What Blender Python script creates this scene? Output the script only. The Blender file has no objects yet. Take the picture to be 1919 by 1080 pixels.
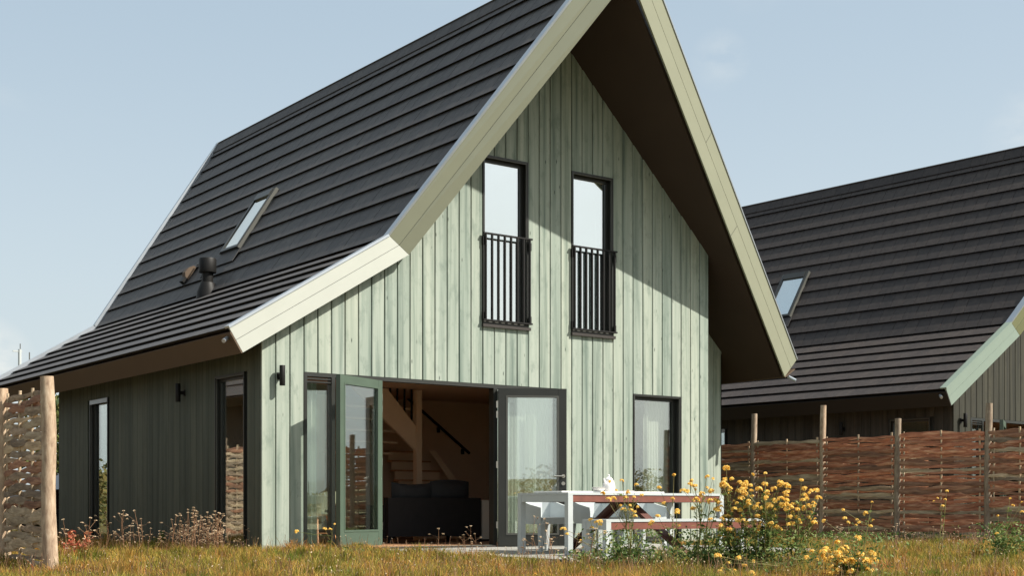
import bpy, math, random
import numpy as np
from mathutils import Vector, Matrix
random.seed(7); rng=np.random.default_rng(7)
S=bpy.context.scene; COL=S.collection
V=Vector

# ------------------------------------------------------------------ camera, world, sun, exposure
CAMP=V((-8.0012,-16.5308,.5333)); TH=math.radians(36.27)
FPX=2551.3; CXP=959.5; YHP=955.5
cam=bpy.data.cameras.new('camera'); co=bpy.data.objects.new('camera',cam); COL.objects.link(co); S.camera=co
cam.sensor_width=36; cam.lens=36*FPX/1919; cam.shift_y=(YHP-540)/1919; cam.clip_end=2000; cam.clip_start=.1
co.location=CAMP; co.rotation_euler=(math.radians(90),0,-TH)

SUN=V((.855,-1,1.41)).normalized()
el=math.asin(SUN.z); az=math.atan2(SUN.x,SUN.y)
W=bpy.data.worlds.new("World"); S.world=W; W.use_nodes=True
nt=W.node_tree; nt.nodes.clear()
def N(nt,t,**k):
    n=nt.nodes.new(t)
    for a,b in k.items():
        if a=='inp':
            for i,v in b.items(): n.inputs[i].default_value=v
        else: setattr(n,a,b)
    return n
out=N(nt,'ShaderNodeOutputWorld'); bg=N(nt,'ShaderNodeBackground'); bg.inputs[1].default_value=1
sky=N(nt,'ShaderNodeTexSky'); sky.sky_type='NISHITA'; sky.sun_disc=False; sky.sun_elevation=el; sky.sun_rotation=az
sky.air_density=1.0; sky.dust_density=5.0; sky.ozone_density=1.5
skm=N(nt,'ShaderNodeVectorMath',operation='SCALE'); skm.inputs['Scale'].default_value=.062
nt.links.new(sky.outputs[0],skm.inputs[0])
CLX,CLY,CLZ=6.03,.62,17.31
tc=N(nt,'ShaderNodeTexCoord'); mp=N(nt,'ShaderNodeMapping'); mp.inputs['Scale'].default_value=(1,1,2.4); mp.inputs['Location'].default_value=(CLX,CLY,CLZ)
nz=N(nt,'ShaderNodeTexNoise',inp={'Scale':1.05,'Detail':7,'Roughness':.5,'Distortion':.3})
nt.links.new(tc.outputs['Generated'],mp.inputs[0]); nt.links.new(mp.outputs[0],nz.inputs['Vector'])
cr=N(nt,'ShaderNodeMapRange',interpolation_type='SMOOTHSTEP',inp={'From Min':.50,'From Max':.66,'To Min':.0,'To Max':.9})
nt.links.new(nz.outputs[0],cr.inputs[0])
veil=N(nt,'ShaderNodeMix',data_type='RGBA'); veil.inputs[0].default_value=.58; veil.inputs[7].default_value=(.38,.47,.53,1)
sx=N(nt,'ShaderNodeSeparateXYZ'); nt.links.new(tc.outputs['Generated'],sx.inputs[0])
hz=N(nt,'ShaderNodeMapRange',interpolation_type='SMOOTHSTEP',inp={'From Min':0.,'From Max':.42,'To Min':0.,'To Max':1.}); nt.links.new(sx.outputs['Z'],hz.inputs[0])
vc=N(nt,'ShaderNodeMix',data_type='RGBA'); vc.inputs[6].default_value=(.56,.63,.645,1); vc.inputs[7].default_value=(.365,.455,.52,1); nt.links.new(hz.outputs[0],vc.inputs[0]); nt.links.new(vc.outputs[2],veil.inputs[7])
nt.links.new(skm.outputs[0],veil.inputs[6])
cl=N(nt,'ShaderNodeMix',data_type='RGBA'); cl.inputs[7].default_value=(.46,.475,.46,1)
nt.links.new(cr.outputs[0],cl.inputs[0]); nt.links.new(veil.outputs[2],cl.inputs[6])
# three small low clouds
nz2=N(nt,'ShaderNodeTexNoise',inp={'Scale':26,'Detail':6,'Roughness':.6}); mp2=N(nt,'ShaderNodeMapping'); mp2.inputs['Scale'].default_value=(1,1,2); nt.links.new(tc.outputs['Generated'],mp2.inputs[0]); nt.links.new(mp2.outputs[0],nz2.inputs['Vector'])
last=cl.outputs[2]
for dv,rad,amt in (((.270,1.03,.098),.045,1.25),((.715,.716,.331),.022,.28),((.905,.575,.276),.04,.38)):
    dv=Vector(dv).normalized(); vm=N(nt,'ShaderNodeVectorMath',operation='DISTANCE'); nt.links.new(tc.outputs['Generated'],vm.inputs[0]); vm.inputs[1].default_value=dv
    ds=N(nt,'ShaderNodeMapRange',inp={'From Min':0.,'From Max':rad,'To Min':amt,'To Max':0.}); nt.links.new(vm.outputs['Value'],ds.inputs[0])
    mu=N(nt,'ShaderNodeMath',operation='MULTIPLY'); nt.links.new(ds.outputs[0],mu.inputs[0])
    n3=N(nt,'ShaderNodeMapRange',inp={'From Min':.35,'From Max':.6,'To Min':0.,'To Max':1.}); nt.links.new(nz2.outputs[0],n3.inputs[0]); nt.links.new(n3.outputs[0],mu.inputs[1])
    cx_=N(nt,'ShaderNodeMix',data_type='RGBA'); cx_.inputs[7].default_value=(.50,.51,.49,1); mu.use_clamp=True; nt.links.new(mu.outputs[0],cx_.inputs[0]); nt.links.new(last,cx_.inputs[6]); last=cx_.outputs[2]
nt.links.new(last,bg.inputs[0]); nt.links.new(bg.outputs[0],out.inputs[0])

sl=bpy.data.lights.new('sun','SUN'); so=bpy.data.objects.new('sun',sl); COL.objects.link(so)
sl.energy=5.0; sl.angle=math.radians(.5); sl.color=(1,.945,.85)
so.rotation_euler=SUN.to_track_quat('Z','Y').to_euler(); so.location=(10,-10,20)
S.view_settings.view_transform='Standard'; S.view_settings.look='None'; S.view_settings.exposure=.85; S.view_settings.gamma=1
S.view_settings.use_curve_mapping=False
try: S.cycles.max_bounces=8; S.cycles.transparent_max_bounces=12; S.cycles.glossy_bounces=4
except Exception: pass

# a point measured on the photograph (1919 px wide) at a forward distance D from the camera
cX=V((math.cos(TH),-math.sin(TH),0)); cF=V((math.sin(TH),math.cos(TH),0))
def at(px,py,D): return CAMP+cX*((px-CXP)/FPX*D)+cF*D+V((0,0,(YHP-py)/FPX*D))
def fdist(x,y): return (x-CAMP.x)*cF.x+(y-CAMP.y)*cF.y

# ------------------------------------------------------------------ materials
def mat(name,build):
    m=bpy.data.materials.new(name); m.use_nodes=True; t=m.node_tree; t.nodes.clear()
    o=N(t,'ShaderNodeOutputMaterial'); b=N(t,'ShaderNodeBsdfPrincipled'); t.links.new(b.outputs[0],o.inputs[0])
    build(t,b,o); return m
def noise(t,scale=(1,1,1),s=1,detail=4,rough=.55,coord='Object',w=None,dist=0,off=None):
    c=N(t,'ShaderNodeTexCoord'); m=N(t,'ShaderNodeMapping'); m.inputs['Scale'].default_value=scale
    src=c.outputs[coord]
    t.links.new(src,m.inputs[0])
    n=N(t,'ShaderNodeTexNoise',inp={'Scale':s,'Detail':detail,'Roughness':rough,'Distortion':dist})
    if w:
        n.noise_dimensions='4D'; oi=N(t,'ShaderNodeObjectInfo'); mm=N(t,'ShaderNodeMath',operation='MULTIPLY'); mm.inputs[1].default_value=w
        t.links.new(oi.outputs['Random'],mm.inputs[0]); t.links.new(mm.outputs[0],n.inputs['W'])
    t.links.new(m.outputs[0],n.inputs['Vector']); return n.outputs[0]
def ramp(t,f,stops):
    r=N(t,'ShaderNodeValToRGB'); e=r.color_ramp.elements
    while len(e)<len(stops): e.new(.5)
    for k,(p,c) in zip(e,stops): k.position=p; k.color=(*c,1)
    t.links.new(f,r.inputs[0]); return r.outputs[0]
def mix(t,f,a,b,mode='MIX'):
    m=N(t,'ShaderNodeMix',data_type='RGBA',blend_type=mode)
    for i,v in ((0,f),(6,a),(7,b)):
        if hasattr(v,'is_linked') or isinstance(v,bpy.types.NodeSocket): t.links.new(v,m.inputs[i])
        elif i==0: m.inputs[0].default_value=v
        else: m.inputs[i].default_value=(*v,1)
    return m.outputs[2]
def mrange(t,f,a,b,c=0,d=1):
    m=N(t,'ShaderNodeMapRange',inp={'From Min':a,'From Max':b,'To Min':c,'To Max':d}); t.links.new(f,m.inputs[0]); return m.outputs[0]
def rnd(t): return N(t,'ShaderNodeObjectInfo').outputs['Random']
def bump(t,b,f,st=.3,d=.01):
    m=N(t,'ShaderNodeBump',inp={'Strength':st,'Distance':d}); t.links.new(f,m.inputs['Height']); t.links.new(m.outputs[0],b.inputs['Normal'])
def simple(name,col,rough=.6,metal=0,var=.15,s=6,spec=.5):
    def f(t,b,o):
        n=noise(t,s=s,detail=5,w=7)
        c=mix(t,mrange(t,n,.3,.7),tuple(x*(1-var) for x in col),tuple(min(1,x*(1+var)) for x in col))
        t.links.new(c,b.inputs['Base Color']); b.inputs['Roughness'].default_value=rough; b.inputs['Metallic'].default_value=metal
        b.inputs['Specular IOR Level'].default_value=spec
    return mat(name,f)
def board_mat(name,pale,mid,dark,knots=.8,stripe=.6):
    def f(t,b,o):
        r=rnd(t)
        grain=noise(t,(26,26,.55),1.6,6,.62,w=40)
        broad=noise(t,(9,9,.28),1,4,.6,w=25,dist=.4)
        blot=noise(t,(5,5,2.2),1.3,5,.7,w=31)
        base=ramp(t,broad,[(.34,dark),(.47,mid),(.62,pale)])
        base=mix(t,mrange(t,grain,.35,.75,0,stripe),base,pale)
        base=mix(t,mrange(t,blot,.52,.72,0,.6),base,dark)
        tone=ramp(t,r,[(0,(.86,.89,.88)),(.35,(.95,.96,.95)),(.7,(1,1,.98)),(1,(1.06,1.04,1.0))])
        base=mix(t,1,base,tone,'MULTIPLY')
        c=N(t,'ShaderNodeTexCoord'); m=N(t,'ShaderNodeMapping'); m.inputs['Scale'].default_value=(13,13,3.1)
        t.links.new(c.outputs['Object'],m.inputs[0])
        vo=N(t,'ShaderNodeTexVoronoi',inp={'Scale':1.0}); vo.voronoi_dimensions='3D'; t.links.new(m.outputs[0],vo.inputs['Vector'])
        kn=mrange(t,vo.outputs['Distance'],.05,.13,1,0)
        wn=N(t,'ShaderNodeTexWhiteNoise',noise_dimensions='3D'); t.links.new(vo.outputs['Position'],wn.inputs[0])
        sel=mrange(t,wn.outputs[0],.80,.82,0,knots); mul=N(t,'ShaderNodeMath',operation='MULTIPLY'); t.links.new(kn,mul.inputs[0]); t.links.new(sel,mul.inputs[1])
        base=mix(t,mul.outputs[0],base,tuple(x*.28 for x in dark))
        sel2=mrange(t,wn.outputs[0],.30,.28,0,.45); kn2=mrange(t,vo.outputs['Distance'],.05,.22,1,0)
        mul2=N(t,'ShaderNodeMath',operation='MULTIPLY'); t.links.new(kn2,mul2.inputs[0]); t.links.new(sel2,mul2.inputs[1])
        base=mix(t,mul2.outputs[0],base,pale)
        t.links.new(base,b.inputs['Base Color']); b.inputs['Roughness'].default_value=.72; b.inputs['Specular IOR Level'].default_value=.3
        bump(t,b,grain,.35,.004)
    return mat(name,f)
M={}
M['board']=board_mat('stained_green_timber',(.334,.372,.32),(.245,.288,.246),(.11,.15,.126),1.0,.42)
M['board_side_shaded']=board_mat('stained_green_timber_painted_shade',(.095,.107,.083),(.068,.079,.062),(.042,.052,.042),.3,.3)  # green front boards darkened: the side wall's shade is put into the colour
M['board_dark']=board_mat('weathered_dark_timber',(.042,.040,.027),(.026,.025,.017),(.013,.013,.010),.6,.35)
M['board_black']=board_mat('weathered_black_timber',(.06,.055,.045),(.035,.033,.028),(.018,.018,.015),.2,.3)
M['gap']=simple('dark_backing',(.018,.02,.018),.9)
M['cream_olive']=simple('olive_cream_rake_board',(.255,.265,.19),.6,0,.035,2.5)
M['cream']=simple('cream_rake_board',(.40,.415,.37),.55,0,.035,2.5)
M['pale_green']=simple('pale_green_rake_board',(.175,.225,.185),.55,0,.04,2.5)
M['olive']=simple('olive_rake_board',(.22,.23,.12),.55,0,.04,2.5)
M['soffit']=simple('brown_soffit_sheet',(.05,.034,.025),.75,0,.08,1.2,.2)
M['soffit_dark']=simple('dark_brown_soffit_sheet',(.03,.026,.022),.75,0,.08,1.2,.2)
M['fascia']=simple('brown_fascia',(.10,.068,.044),.7,0,.06,1.5,.3)
M['zinc']=simple('zinc_capping',(.42,.46,.50),.38,.6,.08,3)
M['frame']=simple('dark_window_frame',(.020,.021,.018),.4,0,.12,4)
M['trim']=simple('grey_window_trim',(.09,.09,.08),.4,.2,.08,4)
M['door_green']=simple('green_door_frame',(.060,.088,.062),.42,0,.08,4)
M['black']=simple('black_metal',(.007,.0065,.006),.55,0,.2,5,.25)
M['steel']=simple('brushed_steel',(.55,.52,.46),.32,1,.1,8)
M['sill']=simple('dark_sill',(.03,.024,.02),.45,0,.1,4)
M['stone']=simple('pale_threshold',(.55,.52,.45),.7,0,.15,6)
def tile_f(a,bc):
    def f(t,b,o):
        n=noise(t,(1,1,1),9,6,.6,w=19); n2=noise(t,(3,22,3),2.5,5,.6,w=11)
        c=mix(t,mrange(t,n,.35,.7),a,bc)
        c=mix(t,1,c,ramp(t,rnd(t),[(0,(.84,.84,.86)),(.5,(1,1,1)),(1,(1.14,1.12,1.08))]),'MULTIPLY')
        c=mix(t,mrange(t,n2,.62,.75,0,.25),c,(.20,.18,.15))
        t.links.new(c,b.inputs['Base Color']); b.inputs['Roughness'].default_value=.62; b.inputs['Specular IOR Level'].default_value=.35
        bump(t,b,n,.15,.004)
    return f
M['tile']=mat('anthracite_roof_tile',tile_f((.042,.040,.040),(.070,.066,.064)))
M['tile_brown']=mat('dark_brown_roof_tile',tile_f((.024,.019,.018),(.042,.034,.031)))
def glass_f(refl,tint):
    def f(t,b,o):
        t.nodes.remove(b)
        g=N(t,'ShaderNodeBsdfGlossy'); g.inputs['Roughness'].default_value=.004; g.inputs['Color'].default_value=(.93,.96,.94,1)
        n=noise(t,(1,1,1),.9,2,.5,w=9); bm=N(t,'ShaderNodeBump',inp={'Strength':.05,'Distance':.02}); t.links.new(n,bm.inputs['Height']); t.links.new(bm.outputs[0],g.inputs['Normal'])
        tr=N(t,'ShaderNodeBsdfTransparent'); tr.inputs[0].default_value=(*tint,1)
        fr=N(t,'ShaderNodeLayerWeight',inp={'Blend':.5}); pw=N(t,'ShaderNodeMath',operation='POWER'); pw.inputs[1].default_value=5; t.links.new(fr.outputs['Facing'],pw.inputs[0])
        mr=mrange(t,pw.outputs[0],0,1,refl,1)
        mx=N(t,'ShaderNodeMixShader'); t.links.new(mr,mx.inputs[0]); t.links.new(tr.outputs[0],mx.inputs[1]); t.links.new(g.outputs[0],mx.inputs[2])
        t.links.new(mx.outputs[0],o.inputs[0])
    return f
M['glass']=mat('window_glass',glass_f(.30,(.965,.985,.97)))
M['glass_hi']=mat('coated_window_glass',glass_f(.80,(.8,.9,.86)))
M['glass_side']=mat('side_window_glass',glass_f(.42,(.9,.96,.93)))
M['glass_door']=mat('door_glass',glass_f(.25,(.94,.98,.95)))
M['curtain']=simple('white_curtain',(.50,.53,.46),.85,0,.03,3)
M['wall_in']=simple('interior_plaster',(.70,.49,.34),.85,0,.04,2)
M['oak']=simple('warm_oak_floor',(.34,.19,.10),.55,0,.2,5)
M['oak_red']=simple('orange_wood',(.50,.24,.10),.5,0,.2,8)
M['stair']=simple('stair_paint',(.80,.60,.42),.7,0,.05,3)
M['sofa']=simple('black_upholstery',(.010,.009,.010),.8,0,.25,9)
M['sofa_cushion']=simple('dark_grey_cushion',(.022,.024,.028),.85,0,.2,9)
M['seatgreen']=simple('olive_plastic_chair',(.22,.25,.17),.5,0,.1,5)
M['white_in']=simple('off_white_panel',(.62,.58,.5),.6,0,.04,3)
M['white']=simple('white_powder_coat',(.42,.45,.445),.45,0,.03,6)
M['chair']=simple('white_moulded_plastic',(.44,.475,.475),.4,0,.03,5)
M['clay_board']=board_mat('clay_brown_timber',(.42,.29,.21),(.32,.21,.15),(.20,.13,.09),.3,.4)
M['china']=simple('white_china',(.70,.69,.67),.25,0,.02,5)
M['rust']=simple('rust_brown_wood',(.15,.045,.028),.6,0,.2,9)
M['rust_dark']=simple('dark_red_brown_wood',(.085,.028,.02),.6,0,.25,9)
def conc(t,b,o):
    n=noise(t,(1,1,1),3,8,.65); n2=noise(t,(1,1,1),60,3,.6)
    c=ramp(t,n,[(.3,(.18,.175,.155)),(.55,(.26,.255,.23)),(.75,(.32,.315,.29))]); c=mix(t,mrange(t,n2,.4,.75,0,.4),c,(.2,.19,.17))
    t.links.new(c,b.inputs['Base Color']); b.inputs['Roughness'].default_value=.85; bump(t,b,n2,.3,.003)
M['concrete']=mat('concrete_paving',conc)
def bark(a,bc,cc,name,sc=(3,3,.9)):
    def f(t,b,o):
        n=noise(t,sc,7,6,.65,w=33,dist=.5); n2=noise(t,(1,1,1),3,4,.6,w=21)
        c=ramp(t,n,[(.3,a),(.5,bc),(.68,cc)]); c=mix(t,mrange(t,n2,.5,.72,0,.6),c,bc)
        c=mix(t,1,c,ramp(t,rnd(t),[(0,(.7,.7,.7)),(.5,(1,1,1)),(1,(1.25,1.18,1.1))]),'MULTIPLY')
        t.links.new(c,b.inputs['Base Color']); b.inputs['Roughness'].default_value=.8; bump(t,b,n,.5,.008)
    return mat(name,f)
M['rod']=bark((.10,.07,.05),(.26,.19,.13),(.44,.34,.25),'split_hazel_rod',(.7,6,6))
M['rod_red']=bark((.13,.045,.025),(.40,.155,.085),(.66,.40,.25),'red_brown_hazel_rod',(.7,6,6))
M['rod_brown']=bark((.10,.045,.028),(.27,.13,.078),(.44,.26,.16),'brown_hazel_rod',(.7,6,6))
M['rod_pale']=bark((.20,.14,.09),(.38,.29,.19),(.60,.48,.34),'pale_hazel_rod',(.7,6,6))
M['post']=bark((.16,.105,.07),(.33,.245,.17),(.45,.37,.275),'round_wood_post')
M['trunk']=bark((.05,.04,.03),(.10,.08,.06),(.17,.14,.11),'tree_bark')
M['bare']=simple('bare_twig',(.12,.10,.09),.9)
def leaf_f(cols,tr=.3):
    def f(t,b,o):
        g=N(t,'ShaderNodeNewGeometry')
        c=ramp(t,g.outputs['Random Per Island'],cols)
        t.links.new(c,b.inputs['Base Color']); b.inputs['Roughness'].default_value=.6; b.inputs['Specular IOR Level'].default_value=.25
        d=N(t,'ShaderNodeBsdfTranslucent'); t.links.new(c,d.inputs[0])
        mx=N(t,'ShaderNodeMixShader'); mx.inputs[0].default_value=tr
        t.links.new(b.outputs[0],mx.inputs[1]); t.links.new(d.outputs[0],mx.inputs[2]); t.links.new(mx.outputs[0],o.inputs[0])
    return f
M['leaf']=mat('tree_leaf',leaf_f([(0,(.035,.06,.018)),(.5,(.09,.12,.03)),(1,(.20,.17,.05))]))
M['hedge']=mat('hedge_leaf',leaf_f([(0,(.06,.07,.02)),(.5,(.16,.14,.045)),(1,(.30,.22,.08))]))
M['weed']=mat('weed_leaf',leaf_f([(0,(.04,.085,.02)),(.5,(.10,.16,.04)),(1,(.24,.26,.08))]))
M['stem']=mat('plant_stem',leaf_f([(0,(.14,.16,.05)),(1,(.26,.20,.08))],.1))
M['drystem']=mat('dry_stem',leaf_f([(0,(.16,.07,.04)),(1,(.34,.20,.11))],.1))
M['yellow']=mat('yellow_petal',leaf_f([(0,(.72,.40,.05)),(.35,(.90,.58,.11)),(1,(.96,.78,.28))],.35))
M['seed']=mat('pale_seed_head',leaf_f([(0,(.38,.26,.16)),(1,(.66,.54,.38))],.3))
M['redleaf']=mat('red_leaf',leaf_f([(0,(.26,.05,.03)),(.6,(.42,.11,.06)),(1,(.48,.24,.12))],.3))
# grass: patches of green, ochre and rust set by world position
def grass_f(ground):
    def f(t,b,o):
        c=N(t,'ShaderNodeTexCoord')
        n=N(t,'ShaderNodeTexNoise',inp={'Scale':.9,'Detail':5,'Roughness':.6}); t.links.new(c.outputs['Object'],n.inputs['Vector'])
        n2=N(t,'ShaderNodeTexNoise',inp={'Scale':3.4,'Detail':3,'Roughness':.6}); t.links.new(c.outputs['Object'],n2.inputs['Vector'])
        a=ramp(t,n.outputs[0],[(.32,(.13,.17,.03)),(.44,(.25,.22,.05)),(.55,(.40,.27,.08)),(.68,(.32,.15,.05))])
        a=mix(t,mrange(t,n2.outputs[0],.52,.68,0,.4),a,(.34,.15,.06)); a=mix(t,mrange(t,n2.outputs[0],.46,.34,0,.6),a,(.12,.18,.04))
        if not ground:
            g=N(t,'ShaderNodeNewGeometry'); r=g.outputs['Random Per Island']
            a=mix(t,.8,a,ramp(t,r,[(0,(.25,.42,.2)),(.3,(.7,.85,.55)),(.65,(1.2,1.12,.95)),(.9,(1.75,1.5,1.25)),(.965,(1.5,.6,.4)),(1,(2.6,2.4,2.3))]),'MULTIPLY')
            d=N(t,'ShaderNodeBsdfTranslucent'); t.links.new(a,d.inputs[0]); mx=N(t,'ShaderNodeMixShader'); mx.inputs[0].default_value=.35
            t.links.new(b.outputs[0],mx.inputs[1]); t.links.new(d.outputs[0],mx.inputs[2]); t.links.new(mx.outputs[0],o.inputs[0])
        else:
            n3=noise(t,(1,1,1),25,4,.7); a=mix(t,.62,a,(.035,.04,.015)); a=mix(t,mrange(t,n3,.35,.7),a,(.04,.032,.015))
        t.links.new(a,b.inputs['Base Color']); b.inputs['Roughness'].default_value=.75; b.inputs['Specular IOR Level'].default_value=.15
    return f
M['grass']=mat('meadow_grass',grass_f(False)); M['ground']=mat('meadow_ground',grass_f(True))

# ------------------------------------------------------------------ mesh helpers
class B:
    def __init__(s): s.v=[]; s.f=[]
    def add(s,vs,fs):
        k=len(s.v); s.v+= [tuple(p) for p in vs]; s.f+=[tuple(i+k for i in f) for f in fs]; return s
    def hexa(s,p): # p: 4 bottom (loop) + 4 top
        return s.add(p,[(3,2,1,0),(4,5,6,7),(0,1,5,4),(1,2,6,5),(2,3,7,6),(3,0,4,7)])
    def box(s,x0,x1,y0,y1,z0,z1):
        return s.hexa([(x0,y0,z0),(x1,y0,z0),(x1,y1,z0),(x0,y1,z0),(x0,y0,z1),(x1,y0,z1),(x1,y1,z1),(x0,y1,z1)])
    def bar(s,a,b,w,h,up=(0,0,1)):
        a,b=V(a),V(b); d=(b-a).normalized(); u=V(up); r=d.cross(u).normalized(); u=r.cross(d).normalized()
        r=r*w/2;u=u*h/2
        return s.hexa([a-r-u,a+r-u,a+r+u,a-r+u,b-r-u,b+r-u,b+r+u,b-r+u])
    def prism(s,poly,axis,c0,c1): # polygon in two coords extruded along axis
        def P(a,b,c): return {0:(c,a,b),1:(a,c,b),2:(a,b,c)}[axis]
        n=len(poly); vs=[P(a,b,c0) for a,b in poly]+[P(a,b,c1) for a,b in poly]
        return s.add(vs,[tuple(range(n))[::-1],tuple(range(n,2*n))]+[(i,(i+1)%n,n+(i+1)%n,n+i) for i in range(n)])
    def tube(s,pts,rad,n=8,flat=1.0,cap=True):
        pts=[V(p) for p in pts]; rs=rad if hasattr(rad,'__len__') else [rad]*len(pts); k=len(s.v); up=V((0,0,1))
        d0=(pts[-1]-pts[0]).normalized()
        if abs(d0.z)>.9: up=V((1,0,0))
        for i,p in enumerate(pts):
            d=(pts[min(i+1,len(pts)-1)]-pts[max(i-1,0)]).normalized(); r=d.cross(up).normalized(); u=r.cross(d)
            for j in range(n):
                a=2*math.pi*j/n; s.v.append(tuple(p+r*(math.cos(a)*rs[i]*flat)+u*(math.sin(a)*rs[i])))
        for i in range(len(pts)-1):
            for j in range(n):
                s.f.append((k+i*n+j,k+i*n+(j+1)%n,k+(i+1)*n+(j+1)%n,k+(i+1)*n+j))
        if cap: s.f.append(tuple(k+j for j in range(n))[::-1]); m=k+(len(pts)-1)*n; s.f.append(tuple(m+j for j in range(n)))
        return s
    def lathe(s,prof,c,n=20):
        k=len(s.v)
        for r,z in prof:
            for j in range(n): a=2*math.pi*j/n; s.v.append((c[0]+r*math.cos(a),c[1]+r*math.sin(a),c[2]+z))
        for i in range(len(prof)-1):
            for j in range(n): s.f.append((k+i*n+j,k+i*n+(j+1)%n,k+(i+1)*n+(j+1)%n,k+(i+1)*n+j))
        s.f.append(tuple(k+j for j in range(n))[::-1]); m=k+(len(prof)-1)*n; s.f.append(tuple(m+j for j in range(n)))
        return s
    def mesh(s,name,m,smooth=False):
        me=bpy.data.meshes.new(name); me.from_pydata(s.v,[],s.f); me.materials.append(M[m] if isinstance(m,str) else m)
        if smooth:
            me.polygons.foreach_set('use_smooth',[True]*len(me.polygons))
            try: me.set_sharp_from_angle(angle=math.radians(40))
            except Exception: pass
        me.update(); return me
    def obj(s,name,m,parent=None,smooth=False,**tags): return link(name,s.mesh(name,m,smooth),parent,**tags)
def link(name,me,parent=None,loc=None,rot=None,scale=None,matrix=None,**tags):
    o=bpy.data.objects.new(name,me); COL.objects.link(o); o.parent=parent
    if matrix is not None: o.matrix_local=matrix
    if loc is not None: o.location=loc
    if rot is not None: o.rotation_euler=rot
    if scale is not None: o.scale=scale
    for k,v in tags.items(): o[k]=v
    return o
def thing(name,label,cat,loc=(0,0,0),rz=0,group=None):
    o=link(name,None,loc=loc,rot=(0,0,rz),label=label,category=cat)
    if group: o['group']=group
    return o
def copy_tree(o,parent=None,label=None,loc=None,rz=None):
    c=o.copy(); COL.objects.link(c)
    if parent is not None: c.parent=parent
    if label: c['label']=label
    if loc is not None: c.location=loc
    if rz is not None: c.rotation_euler=(0,0,rz)
    for ch in list(o.children): copy_tree(ch,c)
    return c

# ------------------------------------------------------------------ ground, terrace
def gz(x,y):
    d=fdist(x,y)
    t=min(1,max(0,(17-d)/3.5)); t=t*t*(3-2*t)
    z=-.055-.10*t+.012*math.sin(x*1.3+y*.7)+.010*math.sin(x*.6-y*1.9)
    r=math.hypot(x-3,y-3)
    if r>38:
        k=min(1,(r-38)/22); a=math.atan2(y,x)
        z+=k*(1.9+.7*math.sin(3*a+1)+.5*math.sin(7*a)+.35*math.sin(13*a+2))
    return z
g=B(); rs=[0]+[ .5*1.16**i for i in range(48)]; rs=[r for r in rs if r<900]+[900]; na=96
c0=V((2,-2,0)); g.v.append((c0.x,c0.y,gz(c0.x,c0.y)))
for r in rs[1:]:
    for j in range(na):
        a=2*math.pi*j/na; x,y=c0.x+r*math.cos(a),c0.y+r*math.sin(a); g.v.append((x,y,gz(x,y)))
for j in range(na): g.f.append((0,1+j,1+(j+1)%na))
for i in range(len(rs)-2):
    for j in range(na): g.f.append((1+i*na+j,1+(i+1)*na+j,1+(i+1)*na+(j+1)%na,1+i*na+(j+1)%na))
g.obj('ground','ground',smooth=True,kind='structure')
# terrace of concrete slabs
ter=link('terrace',None,kind='structure')
B().box(1.45,6.9,-4.72,-.03,-.16,-.052).obj('bedding','concrete',ter)
sx0,sy0=1.45,-4.72
nx,ny=6,5; sw,sd=5.45/nx,4.66/ny
slab=B().box(.004,sw-.004,.004,sd-.004,-.03,0).mesh('paving_slab','concrete')
for i in range(nx):
    for j in range(ny): link('paving_slab',slab,ter,loc=(sx0+i*sw,sy0+j*sd,-.026+random.uniform(-.002,.002)))

# ------------------------------------------------------------------ the house type
Ro=(4.67,8.673); Ko=(1.873,4.364); Eo=(-.534,2.89); Pi=(4.778,8.121); Ki=(2.196,4.133); Ei=(-.341,2.579)
Ri=(10.2355,2.896); Rr=(10.52,3.073)
YK=-.1716; YPi=-1.9576; YPo=-1.87; YE=.12; YB=11.74
DEP=8.3
def lerp(a,b,t): return tuple(x+(y-x)*t for x,y in zip(a,b))
def ceil_z(x): # underside of the roof
    if x<Ki[0]: return Ei[1]+(x-Ei[0])*(Ki[1]-Ei[1])/(Ki[0]-Ei[0])
    if x<Pi[0]: return Ki[1]+(x-Ki[0])*(Pi[1]-Ki[1])/(Pi[0]-Ki[0])
    return Pi[1]+(x-Pi[0])*(Ri[1]-Pi[1])/(Ri[0]-Pi[0])
PITCH=.2112
def facade_pieces(x0,x1,y0,y1,zb,opens,top=True):
    """pieces of one vertical strip of facade between x0 and x1 that openings leave over"""
    segs=[(zb,None)]
    for a,b,z0,z1 in opens:
        if a<x1-.02 and b>x0+.02:
            ns=[]
            for s0,s1 in segs:
                hi=99 if s1 is None else s1
                if z0>s0 and z0<hi: ns.append((s0,z0))
                if z1<hi and z1>s0: ns.append((z1,s1))
                if z1<=s0 or z0>=hi: ns.append((s0,s1))
            segs=ns
    res=[]
    for s0,s1 in segs:
        if s1 is None:
            xs=[x0]+[k for k in (Ki[0],Pi[0]) if x0+.001<k<x1-.001]+[x1]
            tops=[(x,ceil_z(x)-.004) for x in xs]
            if min(t[1] for t in tops)<=s0: 
                tops=[(x,max(z,s0+.01)) for x,z in tops]
            poly=[(x0,s0),(x1,s0)]+tops[::-1]
        else: poly=[(x0,s0),(x1,s0),(x1,s1),(x0,s1)]
        if y0<.02 and x1-x0<.25: # a board: planed edges
            n_=len(poly); ch=.007; fr=[(x+(ch if abs(x-x0)<.001 else -ch if abs(x-x1)<.001 else 0),y0-.0,z) for x,z in poly]
            vs=fr+[(x,y0+.007,z) for x,z in poly]+[(x,y1,z) for x,z in poly]
            fs=[tuple(range(n_))]+[(i,n_+i,n_+(i+1)%n_,(i+1)%n_) for i in range(n_)]+[(n_+i,2*n_+i,2*n_+(i+1)%n_,n_+(i+1)%n_) for i in range(n_)]
            res.append(B().add(vs,fs))
        else: res.append(B().prism(poly,1,y0,y1))
    return res
F_OPEN=[(3*PITCH,24*PITCH,.0,2.40),(17*PITCH,21*PITCH,3.296,5.812),(25*PITCH,29*PITCH,3.296,5.812),(31*PITCH,36*PITCH,.0,2.40)]
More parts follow.
